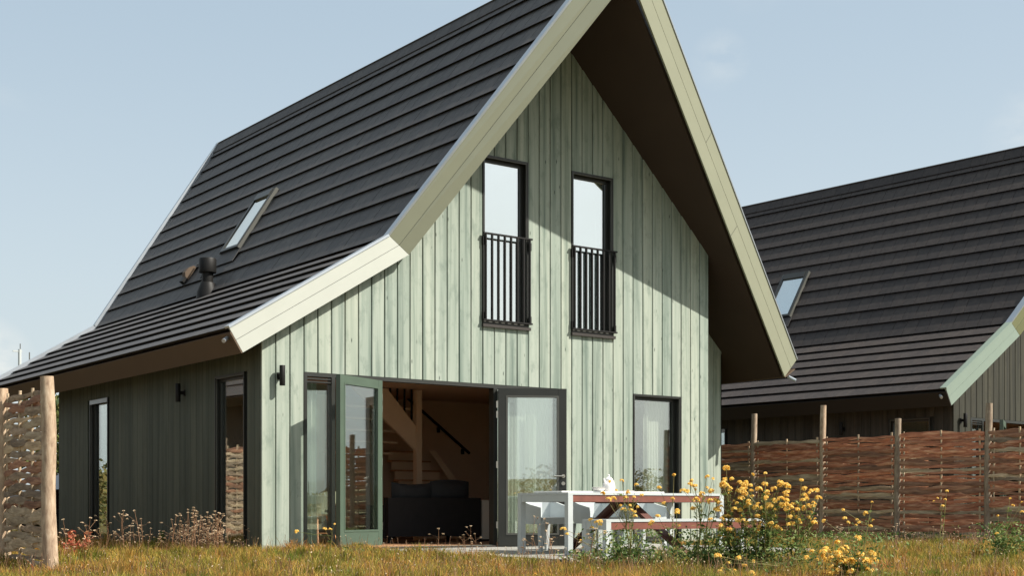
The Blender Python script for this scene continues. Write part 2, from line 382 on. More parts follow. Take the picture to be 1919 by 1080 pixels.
S_OPEN=[(.50,1.467,.0,2.41),(5.757,6.64,.0,2.41)]
def window(house,x0,x1,z0,z1,axis,glass='glass',sgn=1,w=.055,mid=None,deep=.10,trim=True,name='window'):
    """fixed window; axis 1 = in the front wall (y grows inward), axis 0 = in the side wall (x grows inward)"""
    def bx(b,a0,a1,d0,d1,c0,c1):
        return b.box(a0,a1,d0,d1,c0,c1) if axis==1 else b.box(d0,d1,a0,a1,c0,c1)
    def ring(b,a0,a1,c0,c1,t,d0,d1):
        bx(b,a0,a0+t,d0,d1,c0,c1); bx(b,a1-t,a1,d0,d1,c0,c1); bx(b,a0+t,a1-t,d0,d1,c1-t,c1); bx(b,a0+t,a1-t,d0,d1,c0,c0+t); return b
    p=ring(B(),x0+.003,x1-.003,z0+.003,z1-.003,.022,-.012,deep+.05).obj(name,'frame',house)
    ring(B(),x0+.026,x1-.026,z0+.026,z1-.026,.014,.0,.012).obj('glazing_trim','trim',p)
    ring(B(),x0+.026,x1-.026,z0+.026,z1-.026,w,deep-.02,deep+.045).obj('frame','frame',p)
    bx(B(),x0+.026+w,x1-.026-w,deep,deep+.012,z0+.026+w,z1-.026-w).obj('pane',glass,p)
    return p
def tile_mesh(y0,y1,L,sh0=0,sh1=0,name='roof_tile',m='tile'):
    # u up the slope, v along the eave, w out of the roof
    b=B(); bt=.046; g=.0035
    b.hexa([(.06,y0+g,-bt),(.06,y1-g,-bt),(L,y1-g+sh1,-bt-.012),(L,y0+g+sh0,-bt-.012),(0,y0+g,.007),(0,y1-g,.007),(L,y1-g+sh1,-.036),(L,y0+g+sh0,-.036)])
    return b.mesh(name,m)
def make_house(label,loc,rz,pal,detail=True,car=False):
    H=thing('timber_house',label,'house',loc,rz)
    RM=Matrix.Translation(loc)@Matrix.Rotation(rz,4,'Z')
    t=pal
    # -- wall backing with the openings left out
    edges=sorted({0.02,8.215,Ki[0],Pi[0]}|{e for o in F_OPEN for e in o[:2]})
    wb=B()
    for a,b in zip(edges,edges[1:]):
        for pc in facade_pieces(a,b,.026,.16,-.12,F_OPEN): wb.add(pc.v,pc.f)
    ys=sorted({.16,DEP}|{e for o in S_OPEN for e in o[:2]})
    for a,b in zip(ys,ys[1:]):
        if any(o[0]<=a+.01 and b-.01<=o[1] for o in S_OPEN): wb.box(.026,.16,a,b,2.41,2.78); wb.box(.026,.16,a,b,-.12,0)
        else: wb.box(.026,.16,a,b,-.12,2.78)
    wb.box(8.10,8.215,.16,1.20,-.12,4.65); wb.box(8.215,9.69,1.20,1.32,-.12,3.36); wb.box(9.57,9.69,1.32,DEP,-.12,3.36)
    # back wall under the roof outline
    bp=[(.03,-.12),(9.69,-.12),(9.69,ceil_z(9.69)-.01),(Pi[0],Pi[1]-.01),(Ki[0],Ki[1]-.01),(.03,ceil_z(.03)-.01)]
    wb.prism(bp,1,DEP-.10,DEP-.005)
    wb.obj('wall','gap',H)
    # -- cladding boards
    n=39
    for i in range(n):
        x0=i*PITCH; x1=x0+PITCH
        pr_=random.uniform(0,.004)
        for pc in facade_pieces(x0+.0065,x1-.0065,-pr_,.024,-.07,F_OPEN): pc.obj('board',t['board'],H)
    k=int((DEP)/PITCH)
    for i in range(k+1):
        y0=i*PITCH+.0035+(.026 if i==0 else 0); y1=min((i+1)*PITCH-.0035,DEP)
        if y1-y0<.03: continue
        segs=[(-.07,2.785)]
        for a,b,z0,z1 in S_OPEN:
            if a<y1-.02 and b>y0+.02: segs=[(z1,2.785)]
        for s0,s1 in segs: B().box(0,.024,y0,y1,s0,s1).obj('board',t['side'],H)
    for i in range(7): # set-back wall to the right
        x0=8.24+i*.2105
        B().prism([(x0+.005,-.07),(x0+.2055,-.07),(x0+.2055,ceil_z(x0+.2055)-.005),(x0+.005,ceil_z(x0+.005)-.005)],1,1.17,1.194).obj('board',t['board'],H)
    for i in range(6): B().box(8.216,8.237,.03+i*.19,.03+i*.19+.184,-.07,4.66).obj('board',t['board'],H)
    if detail:
        for i in range(33):
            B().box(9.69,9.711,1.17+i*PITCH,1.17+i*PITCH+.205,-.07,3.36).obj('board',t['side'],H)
    # -- roof slabs
    so=.18
    def slab(A_o,A_i,B_o,B_i,ya_o,ya_i,yb_o,yb_i,m,name='roof_slab'):
        P=lambda q,y:(q[0],y,q[1])
        return B().hexa([P(A_o,ya_o),P(A_i,ya_i),P(A_i,YB),P(A_o,YB),P(B_o,yb_o),P(B_i,yb_i),P(B_i,YB),P(B_o,YB)]).obj(name,m,H)
    bk=.09
    slab(lerp(Ko,Ki,so),Ki,lerp(Ro,Pi,so),Pi,YK+bk,YK+bk,YPo+bk,YPi+bk,t['soffit'])
    slab(lerp(Eo,Ei,so),Ei,lerp(Ko,Ki,so),Ki,YK+bk,YK+bk,YK+bk,YK+bk,t['soffit'])
    slab(lerp(Rr,Ri,so),Ri,lerp(Ro,Pi,so),Pi,YE+bk,YE+bk,YPo+bk,YPi+bk,t['soffit'])
    # fascias along the eaves, square to the slope
    def fascia(Ao,Ai,y0,d):
        nx,nz=d
        P=lambda q,y,k:(q[0]+nx*k,y,q[1]+nz*k)
        return B().hexa([P(Ao,y0,.002),P(Ai,y0,.002),P(Ai,YB,.002),P(Ao,YB,.002),P(Ao,y0,.022),P(Ai,y0,.022),P(Ai,YB,.022),P(Ao,YB,.022)]).obj('fascia',t['fascia'],H)
    fascia(lerp(Eo,Ei,.16),Ei,YK+.002,(-.853,-.522)); fascia(lerp(Rr,Ri,.1),Ri,YE+.002,(.722,-.691))
    # -- rake boards, two per run with a shadow joint, and their capping
    def run(a_o,a_i,b_o,b_i,m,splits=(0,.49,.505,1),name='rake_board'):
        a_o,a_i,b_o,b_i=map(V,(a_o,a_i,b_o,b_i)); nn=(b_i-a_i).cross(a_o-a_i).normalized()
        if nn.y>0: nn=-nn
        for s0,s1 in ((splits[0],splits[1]),(splits[2],splits[3])):
            p=[a_o.lerp(a_i,s0),a_o.lerp(a_i,s1),b_o.lerp(b_i,s1),b_o.lerp(b_i,s0)]
            B().hexa([q-nn*.03 for q in p]+p).obj(name,m,H)
        for (s0,s1),u in (((0,.49),.60),((.505,1),.40)):
            if (b_i-a_i).length>4:
                q0=a_o.lerp(a_i,s0).lerp(b_o.lerp(b_i,s0),u); q1=a_o.lerp(a_i,s1).lerp(b_o.lerp(b_i,s1),u+.004); w_=(b_i-a_i).normalized()*.0035
                B().hexa([q0-w_,q1-w_,q1+w_,q0+w_]+[q+nn*.0015 for q in (q0-w_,q1-w_,q1+w_,q0+w_)]).obj('board_joint','gap',H)
        p=[a_o.lerp(a_i,.44),a_o.lerp(a_i,.56),b_o.lerp(b_i,.56),b_o.lerp(b_i,.44)]
        B().hexa([q-nn*.031 for q in p]+[q-nn*.012 for q in p]).obj('joint_strip','gap',H)
        return nn
    L3=lambda q,y:(q[0],y,q[1])
    run(L3(Eo,YK),L3(Ei,YK),L3(Ko,YK),L3(Ki,YK),t['rake1'])
    kink_o,kink_i=L3(Ko,YK-.0),L3(Ki,YK-.0)
    def sh(p,d): return (p[0]+d[0],p[1]+d[1],p[2]+d[2])
    e=.002
    run(sh(kink_o,(e,-e,e)),sh(kink_i,(e,-e,e)),L3(Ro,YPo),L3(Pi,YPi),t['rake2'])
    nR=V((.6915,0,.7224)); EI=V(L3(Ri,YE)); PI_=V(L3(Pi,YPi)); dR=(PI_-EI); 
    EO=EI+nR*.455; PO=PI_+nR*.455+dR*.035
    run(EO,EI,PO,PI_+V((.004,0,0)),t['rake2'])
    # capping strips (zinc): lies on the outer edge, a lip over the tiles
    def cap(a,b,inn,nrm,w=.13,h=.035,over=.015,m='zinc'):
        a,b,inn,nrm=V(a),V(b),V(inn),V(nrm)
        p=[a-inn*over-nrm*.004,a+inn*w-nrm*.004,b+inn*w-nrm*.004,b-inn*over-nrm*.004]
        B().hexa(p+[q+nrm*h for q in p]).obj('rake_capping',m,H)
    nS=V((-.8388,0,.5444)); nL=V((-.5222,0,.8528)); inn=V((0,1,0))
    cap(L3(Eo,YK),sh(kink_o,(0,0,0)),inn,nL,.13,.03,.012,t['cap1'])
    cap(sh(kink_o,(.003,0,.004)),L3(Ro,YPo),inn,nS,.13,.03,.012,t['cap'])
    cap(EO,PO,inn,nR,.10,.02,.012,t['cap1'])
    B().hexa([EO+V((0,.09,0))-nR*.12,EO+V((0,.11,0))-nR*.12,PO+V((0,.11,0))-nR*.12,PO+V((0,.09,0))-nR*.12,EO+V((0,.09,0)),EO+V((0,.11,0)),PO+V((0,.11,0)),PO+V((0,.09,0))]).obj('capping_upstand',t['fascia'],H)
    for a,b,nn in ((Eo,Ko,nL),(Ko,Ro,nS),(Rr,Ro,nR)):
        p=[V(L3(a,YB-.04))-nn*.10,V(L3(b,YB-.04))-nn*.10,V(L3(b,YB+.05))-nn*.10,V(L3(a,YB+.05))-nn*.10]
        B().hexa(p+[q+nn*.155 for q in p]).obj('rear_capping','zinc' ,H)
    # -- tiles
    TW=.30
    rows=[]
    def slope(Bo,To,yb,yt,nrow,mt):
        d=V((To[0]-Bo[0],0,To[1]-Bo[1])); Ltot=d.length; d.normalize(); nn=V((-d.z,0,d.x)); st=Ltot/nrow
        for r in range(nrow):
            s=r*st; base=V((Bo[0],0,Bo[1]))+d*s
            f0=yb+(yt-yb)*s/Ltot+.10; f1=yb+(yt-yb)*min(1,(s+st+.05)/Ltot)+.10
            rows.append((base,d,nn,f0,f1,st+.05,r,mt))
    slope(Eo,Ko,YK,YK,7,t['tile2']); slope(Ko,Ro,YK,YPo,12,t['tile'])
    cand=[]; cache={}
    for base,d,nn,f0,f1,L,r,mt in rows:
        ph=(r%2)*TW/2; edge=math.ceil((max(f0,f1)-ph)/TW+.3)*TW+ph
        Mx=Matrix(((d.x,0,nn.x,base.x),(0,1,0,0),(d.z,0,nn.z,base.z),(0,0,0,1)))
        cand.append((0,Mx,('e',f0,f1,edge,L,mt)))
        y=edge
        while y<YB-.06:
            y1=min(y+TW,YB-.05)
            M2=Mx.copy(); M2.translation=(base.x+nn.x*random.uniform(-.002,.002),y,base.z)
            c=RM@V((base.x,y,base.z)); cand.append(((c-CAMP).length,M2,('f',y1-y,L,mt))); y=y1
    cand.sort(key=lambda q:q[0])
    rest={}
    def get(spec):
        key=tuple(round(q,3) if isinstance(q,float) else q for q in spec)
        if key not in cache:
            cache[key]=tile_mesh(spec[1],spec[3],spec[4],spec[2]-spec[1],0,m=spec[5]) if spec[0]=='e' else tile_mesh(0,spec[1],spec[2],m=spec[3])
        return cache[key]
    lim=300 if detail else 0
    for i,(dd,Mx,spec) in enumerate(cand):
        me=get(spec)
        if i<lim: link('roof_tile',me,H,matrix=Mx)
        else:
            b=rest.setdefault('all',B()); k=len(b.v)
            b.v+=[tuple(Mx@v.co) for v in me.vertices]; b.f+=[tuple(q+k for q in p.vertices) for p in me.polygons]
    rest['all'].obj('roof_tile_field',t['tile'],H,kind='stuff')
    # right slope: courses joined
    d=V((Ro[0]-Rr[0],0,Ro[1]-Rr[1])); Lt=d.length; d.normalize(); nn=V((d.z,0,-d.x)); b=B(); nr=19
    for r in range(nr):
        s=r*Lt/nr; st=Lt/nr+.05; f=YE+(YPo-YE)*s/Lt+.12; f2=YE+(YPo-YE)*min(1,(s+st)/Lt)+.12; y=f; base=V((Rr[0],0,Rr[1]))+d*s
        first=True
        while y<YB-.06:
            y1=min(y+TW,YB-.05); sh0=(f2-f) if first else 0
            P=lambda u,v,w: base+d*u+V((0,v,0))+nn*w
            b.hexa([P(.05,y+.003,-.034),P(.05,y1-.003,-.034),P(st,y1-.003,-.046),P(st,y+.003+sh0,-.046),P(0,y+.003,.006),P(0,y1-.003,.006),P(st,y1-.003,-.028),P(st,y+.003+sh0,-.028)])
            y=y1; first=False
    b.obj('right_slope_tiles',t['tile'],H,kind='stuff')
    # ridge tiles
    rt=B().prism([(-.16,-.235),(-.02,.028),(.10,.028),(.22,-.13),(.2,-.17),(.09,-.02),(0,-.02),(-.13,-.25)],1,.003,.412)
    rt=rt.mesh('ridge_tile',t['tile'])
    y=YPo+.05
    while y<YB-.1: link('ridge_tile',rt,H,loc=(Ro[0]-.01,y,Ro[1]+.0)); y+=.415
    # -- roof window, flue and vent on the left slope
    d=V((Ro[0]-Ko[0],0,Ro[1]-Ko[1])).normalized(); nn=V((-d.z,0,d.x))
    Mx=Matrix(((d.x,0,nn.x,2.395),(0,1,0,5.80),(d.z,0,nn.z,5.168),(0,0,0,1)))
    sk=link('roof_window',None,H,matrix=Mx)
    w_,l_=.74,1.36
    b=B().box(0,l_,0,.06,-.02,.07).box(0,l_,w_-.06,w_,-.02,.07).box(0,.06,.06,w_-.06,-.02,.07).box(l_-.16,l_,.06,w_-.06,-.02,.085)
    b.obj('frame','frame',sk); B().box(-.01,l_+.02,-.025,-.002,-.02,.06).obj('flashing','trim',sk)
    B().box(-.01,l_+.02,w_+.002,w_+.025,-.02,.06).obj('flashing','trim',sk)
    B().box(.06,l_-.16,.06,w_-.06,.04,.052).obj('pane','glass_hi',sk)
    B().box(-.30,-.004,-.06,w_+.06,.008,.018).obj('apron','tile' if detail else 'tile',sk)
    fl=link('flue_pipe',None,H,loc=(1.868,5.99,4.36))
    B().lathe([(.10,-.1),(.10,.36)],(0,0,0),20).obj('pipe','black',fl,True)
    B().lathe([(.15,.35),(.153,.36),(.153,.585),(.145,.60),(.05,.60)],(0,0,0),24).obj('cowl','black',fl,True)
    B().lathe([(.20,-.16),(.19,.0),(.125,.17),(.103,.18)],(0,0,0),20).obj('collar','black',fl,True)
    if detail:
        vt=link('roof_vent',None,H,matrix=Matrix(((d.x,0,nn.x,2.16),(0,1,0,7.55),(d.z,0,nn.z,4.80),(0,0,0,1))))
        B().prism([(.04,.0),(.05,.08),(.12,.13),(.24,.12),(.33,.06),(.33,.0)],1,.02,.16).obj('hood','fascia',vt)
        B().tube([(.35,-.02,.03),(.33,-.35,.05),(.15,-.62,.05),(-.1,-.80,.04)],.012,6).obj('cable','black',vt)
        B().box(-.06,.04,.02,.16,.01,.09).obj('box','black',vt)
    # -- windows
    for a,bb,z0,z1 in (F_OPEN[1],F_OPEN[2]):
        wn=window(H,a,bb,z0,z1,1,'glass_hi',w=.06,deep=.11)
        B().box(a-.02,bb+.02,-.045,.05,z0-.05,z0-.004).obj('sill','sill',wn)
        rl=link('balcony_railing',None,H)
        for z in (4.63,3.345): B().bar((a-.03,-.055,z),(bb+.03,-.055,z),.045,.022).obj('rail','black',rl)
        nb=8
        for q in range(nb):
            x=a+.015+q*(bb-a-.03)/(nb-1); B().bar((x,-.055,3.354),(x,-.055,4.621),.040,.02,(1,0,0)).obj('baluster','black',rl)
        for x in (a-.012,bb+.012):
            for z in (4.52,3.40): B().box(x-.014,x+.014,-.05,-.0125,z-.06,z+.06).obj('bracket','black',rl)
        # pale blind in the room behind
        B().box(a+.1,bb-.1,.30,.31,z0+.05,z1-.1).obj('blind','curtain',wn)
    rw=window(H,F_OPEN[3][0],F_OPEN[3][1],.0,2.40,1,'glass',w=.06,deep=.12)
    for y0,y1,z0,z1 in S_OPEN: window(H,y0,y1,z0,z1,0,'glass_side',w=.055,deep=.07)
    B().box(-.014,.0,S_OPEN[1][0]+.02,S_OPEN[1][1]-.02,2.33,2.40).obj('window_trim','zinc',H)
    # -- wide glazed opening: sidelight, open leaves, fixed light
    x0,x1=F_OPEN[0][0],F_OPEN[0][1]
    of=B().box(x0+.003,x1-.003,.0,.12,2.345,2.397).box(x0+.003,x0+.05,.0,.12,0,2.345).box(x1-.05,x1-.003,.0,.12,0,2.345).box(1.06,1.115,.0,.12,0,2.345).box(3.79,3.86,.0,.12,0,2.345)
    of=of.obj('door_frame','frame',H)
    B().box(x0+.003,x1-.003,-.045,.16,-.06,-.002).obj('threshold','sill',of)
    B().box(x0+.05,1.06,-.03,.08,.002,.035).obj('sidelight_sill','zinc',of)
    for z in (2.305,2.262): B().box(x0+.052,1.058,.01,.05,z,z+.022).obj('louvre','frame',of)
    B().box(x0+.052,1.058,.07,.082,.04,2.25).obj('pane','glass',of)
    B().box(3.862,x1-.052,.07,.082,.05,2.34).obj('pane','glass',of)
    def leaf(hinge,free,z0,z1,m,w=.10,bot=.19,top=.10,handle=False):
        a,b=V((*hinge,0)),V((*free,0)); L=(b-a).length; ang=math.atan2(b.y-a.y,b.x-a.x)
        D=link('door_leaf',None,H,loc=(hinge[0],hinge[1],0),rot=(0,0,ang))
        th=.035
        B().box(0,w,-th,th,z0,z1).obj('stile',m,D); B().box(L-w,L,-th,th,z0,z1).obj('stile',m,D)
        B().box(w,L-w,-th+.002,th-.002,z1-top,z1).obj('top_rail',m,D); B().box(w,L-w,-th+.002,th-.002,z0,z0+bot).obj('bottom_rail',m,D)
        g=B()
        for yy in (-th-.004,th-.010):
            g.box(w-.004,w+.022,yy,yy+.014,z0+bot-.004,z1-top+.004).box(L-w-.022,L-w+.004,yy,yy+.014,z0+bot-.004,z1-top+.004).box(w+.022,L-w-.022,yy,yy+.014,z1-top-.022,z1-top+.004).box(w+.022,L-w-.022,yy,yy+.014,z0+bot-.004,z0+bot+.022)
        g.obj('glazing_bead','trim' if m=='frame' else m,D)
        B().box(w,L-w,-.006,.006,z0+bot,z1-top).obj('pane','glass_door',D)
        for z in (.3,1.2,1.95,2.1):
            B().box(-.03,-.002,-.02,.02,z-.05,z+.05).obj('hinge','steel',D)
        if handle:
            for sy in (-1,1):
                B().tube([(L-.05,sy*th,1.03),(L-.05,sy*(th+.05),1.03),(L-.19,sy*(th+.055),1.03)],.011,8).obj('handle','steel',D,True)
                B().tube([(L-.05,sy*(th-.002),1.03),(L-.05,sy*(th+.01),1.03)],.028,14).obj('rose','steel',D,True)
                B().tube([(L-.05,sy*(th-.002),.92),(L-.05,sy*(th+.01),.92)],.028,14).obj('lock','steel',D,True)
        return D
    if detail:
        leaf((1.80,-.055),(.87,-.52),.03,2.338,'door_green',.095,.20,.10)
        leaf((3.84,-.045),(4.715,-.575),-.015,2.338,'frame',.12,.17,.11,True)
    # lamps
    lamp=B().lathe([(.036,0),(.038,.004),(.038,.266),(.036,.27)],(0,0,0),16).mesh('lamp_tube','black',True)
    for lx,ly,lz,ax in ((.258,-.105,2.185,1),(-.105,2.55,2.12,0)):
        lp=link('wall_lamp',None,H,loc=(lx,ly,lz)); link('lamp_tube',lamp,lp)
        if ax==1: B().box(-.02,.02,.03,.095,.11,.16).box(-.03,.03,.088,.105,.09,.18).obj('bracket','black',lp)
        else: B().box(.03,.095,-.02,.02,.11,.16).box(.088,.105,-.03,.03,.09,.18).obj('bracket','black',lp)
    # spout of the hidden gutter at each front eave corner
    for p,q in (((-.44,.02,2.80),(-.58,-.10,2.72)),((10.42,.22,2.92),(10.50,.10,2.84))):
        B().tube([p,q],.028,10).obj('gutter_spout','zinc',H,True)
    # -- rooms
    B().box(.165,8.095,.165,DEP-.11,-.10,0).box(8.217,9.56,1.33,DEP-.11,-.10,0).obj('floor','oak',H)
    B().box(.165,8.095,.165,DEP-.11,2.62,2.80).box(8.217,9.56,1.33,DEP-.11,2.62,2.80).obj('ceiling','wall_in',H)
    iw=B().box(.165,9.39,5.3,5.36,.0,2.61).box(.17,.175,1.48,5.3,0,2.6)
    if not detail: iw.box(.5,9.3,1.0,1.02,0,2.6)
    iw.obj('inner_wall','wall_in',H)
    B().prism([(1.5,2.82),(8.2,2.82),(8.2,4.4),(4.7,7.6),(2.3,4.0)],1,2.6,2.66).obj('attic_wall','wall_in',H)
    return H

P0=dict(board='board',side='board_side_shaded',soffit='soffit',fascia='fascia',rake1='cream',rake2='cream_olive',tile='tile',tile2='tile',cap='zinc',cap1='zinc')
P1=dict(board='board_dark',side='board_black',soffit='soffit_dark',fascia='soffit_dark',rake1='pale_green',rake2='olive',tile='tile_brown',tile2='tile_brown',cap='zinc',cap1='pale_green')
H0=make_house('pale green timber house with steep dark roof and open glazed doors',(0,0,0),0,P0)
H1=make_house('dark brown timber house with a pale green rake board behind the right fence',(14.623,-.233,-.042),.0763,P1)
H2=make_house('dark timber house beyond the left fence, seen only mirrored in the side window',(-15.4,6.0,-.04),-.05,dict(P1,board='clay_board',side='clay_board',soffit='fascia'),detail=False)

# stairs of the green house (seen through the doors)
st=link('staircase',None,H0)
B().prism([(4.05,2.60),(3.35,2.60),(4.63,1.55),(4.63,1.98)],1,3.50,3.56).obj('stringer','stair',st)
for k in range(5):
    x=3.98+k*.145; zt=2.60; zb=2.52-(x-4.05)*1.03; B().box(x-.012,x+.012,3.515,3.545,min(zb,2.58),2.615).obj('baluster','black',st)
B().bar((4.02,3.53,2.56),(4.66,3.53,1.93),.03,.03,(0,1,0)).obj('baluster_foot_rail','black',st)
B().box(4.63,4.74,3.48,3.59,0,2.61).obj('newel','stair',st)
for k in range(9):
    z=.18*(k+1); y=4.0+.0*k
    xr_=6.75-.13*k
    B().box(5.0,xr_,4.05+.12*k,4.05+.12*k+.2,z-.03,z).obj('tread','oak_red',st)
    B().box(5.0,xr_,4.08+.12*k,4.095+.12*k,z-.178,z-.031).obj('riser','stair',st)
for k in range(5):
    z=2.3-.19*k; B().box(3.3,4.6,3.6+.15*k,3.85+.15*k,z-.035,z).obj('tread','stair',st)
B().prism([(6.95,.0),(7.2,.0),(5.75,1.62),(5.62,1.62)],1,4.6,4.62).obj('skirting_stringer','stair',st)
B().bar((5.55,5.24,2.62),(6.95,5.24,1.62),.04,.04,(0,1,0)).obj('handrail','black',st)
for q in (.15,.5,.9): B().box(5.55+1.4*q-.02,5.55+1.4*q+.02,5.24,5.30,2.50-1.0*q,2.60-1.0*q).obj('handrail_bracket','black',st)

# sofa with its back to the doors
so_=thing('sofa','black two-seat sofa with loose back cushions, its back turned to the open doors','sofa',(3.08,1.86,0))
B().box(.0,1.78,.0,.14,.10,.72).obj('backrest','sofa',so_)
for x in (0,1.62): B().box(x-.02,x+.20,.10,.90,.08,.60).obj('armrest','sofa',so_)
B().box(.18,1.62,.145,.88,.12,.42).obj('seat','sofa',so_)
def cushion(x0,x1,z0,z1,y0,y1,sag):
    b=B(); nx_,nz_=10,7; k=0
    for side in (0,1):
        for i in range(nx_+1):
            for j in range(nz_+1):
                u=i/nx_*2-1; v=j/nz_*2-1; bul=(1-u**4)*(1-v**4); yy=(y0+y1)/2+(1 if side else -1)*((y1-y0)/2)*bul
                zz=z0+(z1-z0)*(j/nz_)-(sag*(1-u*u) if j==nz_ else sag*.5*(1-u*u)*(j/nz_))
                b.v.append((x0+(x1-x0)*i/nx_,yy,zz))
    m=(nx_+1)*(nz_+1)
    for i in range(nx_):
        for j in range(nz_):
            a=i*(nz_+1)+j; q=(a,a+nz_+1,a+nz_+2,a+1); b.f.append(q); b.f.append(tuple(m+c for c in q[::-1]))
    return b
cushion(.17,.93,.66,.97,.05,.32,.035).obj('back_cushion','sofa_cushion',so_,True); cushion(.90,1.66,.66,.99,.05,.32,-.03).obj('back_cushion','sofa_cushion',so_,True)
for x in (.05,1.65):
    for y in (.05,.8): B().lathe([(.03,0),(.035,.10)],(x+.03,y+.03,0),10).obj('foot','sofa',so_)
cb=thing('low_cabinet','off-white low cabinet standing right of the black sofa','cabinet',(4.90,1.88,0))
B().box(0,.50,0,.45,.04,.66).obj('body','white_in',cb); B().box(-.01,.51,-.01,.46,.66,.685).obj('top','white_in',cb); B().box(.03,.47,.03,.42,0,.04).obj('plinth','sofa',cb)
# dining table and chairs behind the sidelight
dt=thing('dining_table','orange wood dining table inside behind the left sidelight','table',(1.55,2.3,0))
B().box(-.75,.75,-.45,.45,.72,.755).obj('tabletop','oak_red',dt)
for x in (-.68,.68):
    for y in (-.38,.38): B().tube([(x,y,.72),(x*1.05,y*1.05,0)],[.028,.018],8).obj('leg','oak_red',dt)
def shell_chair(lbl,loc,rz):
    c=thing('dining_chair',lbl,'chair',loc,rz,'dining chairs inside')
    b=B(); n_=12; rings=[]
    for (r,z,dy) in ((.02,.43,0),(.16,.435,0),(.215,.46,0),(.24,.54,.01),(.26,.66,.03),(.27,.80,.05)):
        for j in range(n_+1):
            a=math.pi*(-.12+1.24*j/n_) if z>.5 else 2*math.pi*j/n_
            hz=z-(.0 if z<.5 else max(0,.20*(abs(j/n_-.5)*2)**2)); b.v.append((r*math.cos(a),r*math.sin(a)+dy,hz))
    for i in range(5):
        for j in range(n_): a=i*(n_+1)+j; b.f.append((a,a+1,a+n_+2,a+n_+1))
    o=b.obj('seat_shell','seatgreen',c,True)
    for x in (-1,1):
        for y in (-1,1): B().tube([(x*.10,y*.10,.43),(x*.23,y*.23,0)],[.016,.011],8).obj('leg','oak_red',c)
    B().bar((-.19,-.19,.16),(.19,.19,.16),.012,.012).bar((-.19,.19,.18),(.19,-.19,.18),.012,.012).obj('brace','oak_red',c)
    return c
shell_chair('olive shell chair with splayed orange legs behind the green door leaf',(1.55,1.35,0),math.radians(200))
shell_chair('olive shell chair with splayed orange legs behind the left sidelight',(.95,1.45,0),math.radians(160))
# curtains
def curtain(lbl,x0,x1,y,z0,z1,folds,amp,nm='curtain'):
    b=B(); n_=folds*8
    for i in range(n_+1):
        u=i/n_; a=amp*math.sin(u*folds*2*math.pi)+amp*.4*math.sin(u*folds*5.1+1)
        for z,k in ((z0,1.15),(z0+(z1-z0)*.45,.9),(z1,.6)): b.v.append((x0+(x1-x0)*u+.01*math.sin(z*3+u*9),y+a*k,z))
    for i in range(n_):
        for j in range(2): a=i*3+j; b.f.append((a,a+3,a+4,a+1))
    o=b.obj(nm,'curtain',None,True,label=lbl,category='curtain'); return o
curtain('white curtain gathered at the left end behind the narrow sidelight',.70,.93,.20,.03,2.30,3,.035)
curtain('white sheer curtain drawn behind the glass of the dark open door leaf',3.95,5.04,.27,.03,2.30,17,.007)
curtain('bright gathered curtain in the middle behind the dark open door leaf',4.52,4.68,.19,.03,2.0,2,.03)
curtain('white sheer curtain behind the tall window right of the doors',7.02,7.55,.26,.03,2.33,9,.007)
curtain('bright narrow curtain edge standing in the middle of the tall right window',6.97,7.06,.22,.03,2.1,1,.02)

# ------------------------------------------------------------------ terrace furniture
def frame_table(name,lbl,cat,x0,x1,y0,y1,zt,group=None,leg=.075,ap=.085,braces=False):
    T=thing(name,lbl,cat,(x0,y0,-.026),0,group); L=x1-x0; Wd=y1-y0; h=zt+.026
    nb=5 if Wd>.7 else 2; st=Wd/nb
    for i in range(nb): B().box(.0,L,i*st+.003,(i+1)*st-.003,h-.03,h).obj('top_board','white',T)
    for x in (0,L-leg):
        for y in (0,Wd-leg): B().box(x,x+leg,y+.002,y+leg-.002,0,h-.031).obj('leg','white',T)
        B().box(x+.004,x+leg-.004,leg,Wd-leg,h-.031-ap,h-.031).obj('end_rail','white',T)
    for y in (.012,Wd-.052): B().box(leg,L-leg,y,y+.04,h-.031-ap,h-.031).obj('apron','rust',T)
    return T,L,Wd,h
T,L,Wd,h=frame_table('garden_table','long white slatted garden table with rust-brown aprons and A-frame brace on the terrace','table',2.373,5.03,-3.553,-2.514,.742,braces=True)
for s_ in (-1,1):
    B().bar((1.33,Wd/2+s_*.02,h-.05),(1.35,Wd/2+s_*1.17,.0),.045,.13,(1,0,0)).obj('brace','rust_dark',T)
    B().bar((1.33+.05,Wd/2+s_*.02,h-.09),(1.40,Wd/2+s_*1.17,.0),.04,.05,(1,0,0)).obj('brace','rust_dark',T)
B().box(1.24,1.46,.06,Wd-.06,h-.13,h-.035).obj('cross_rail','rust_dark',T)
frame_table('garden_bench','white framed garden bench with a rust-brown apron in front of the long table','bench',2.36,5.05,-4.286,-3.83,.413,leg=.075,ap=.09)
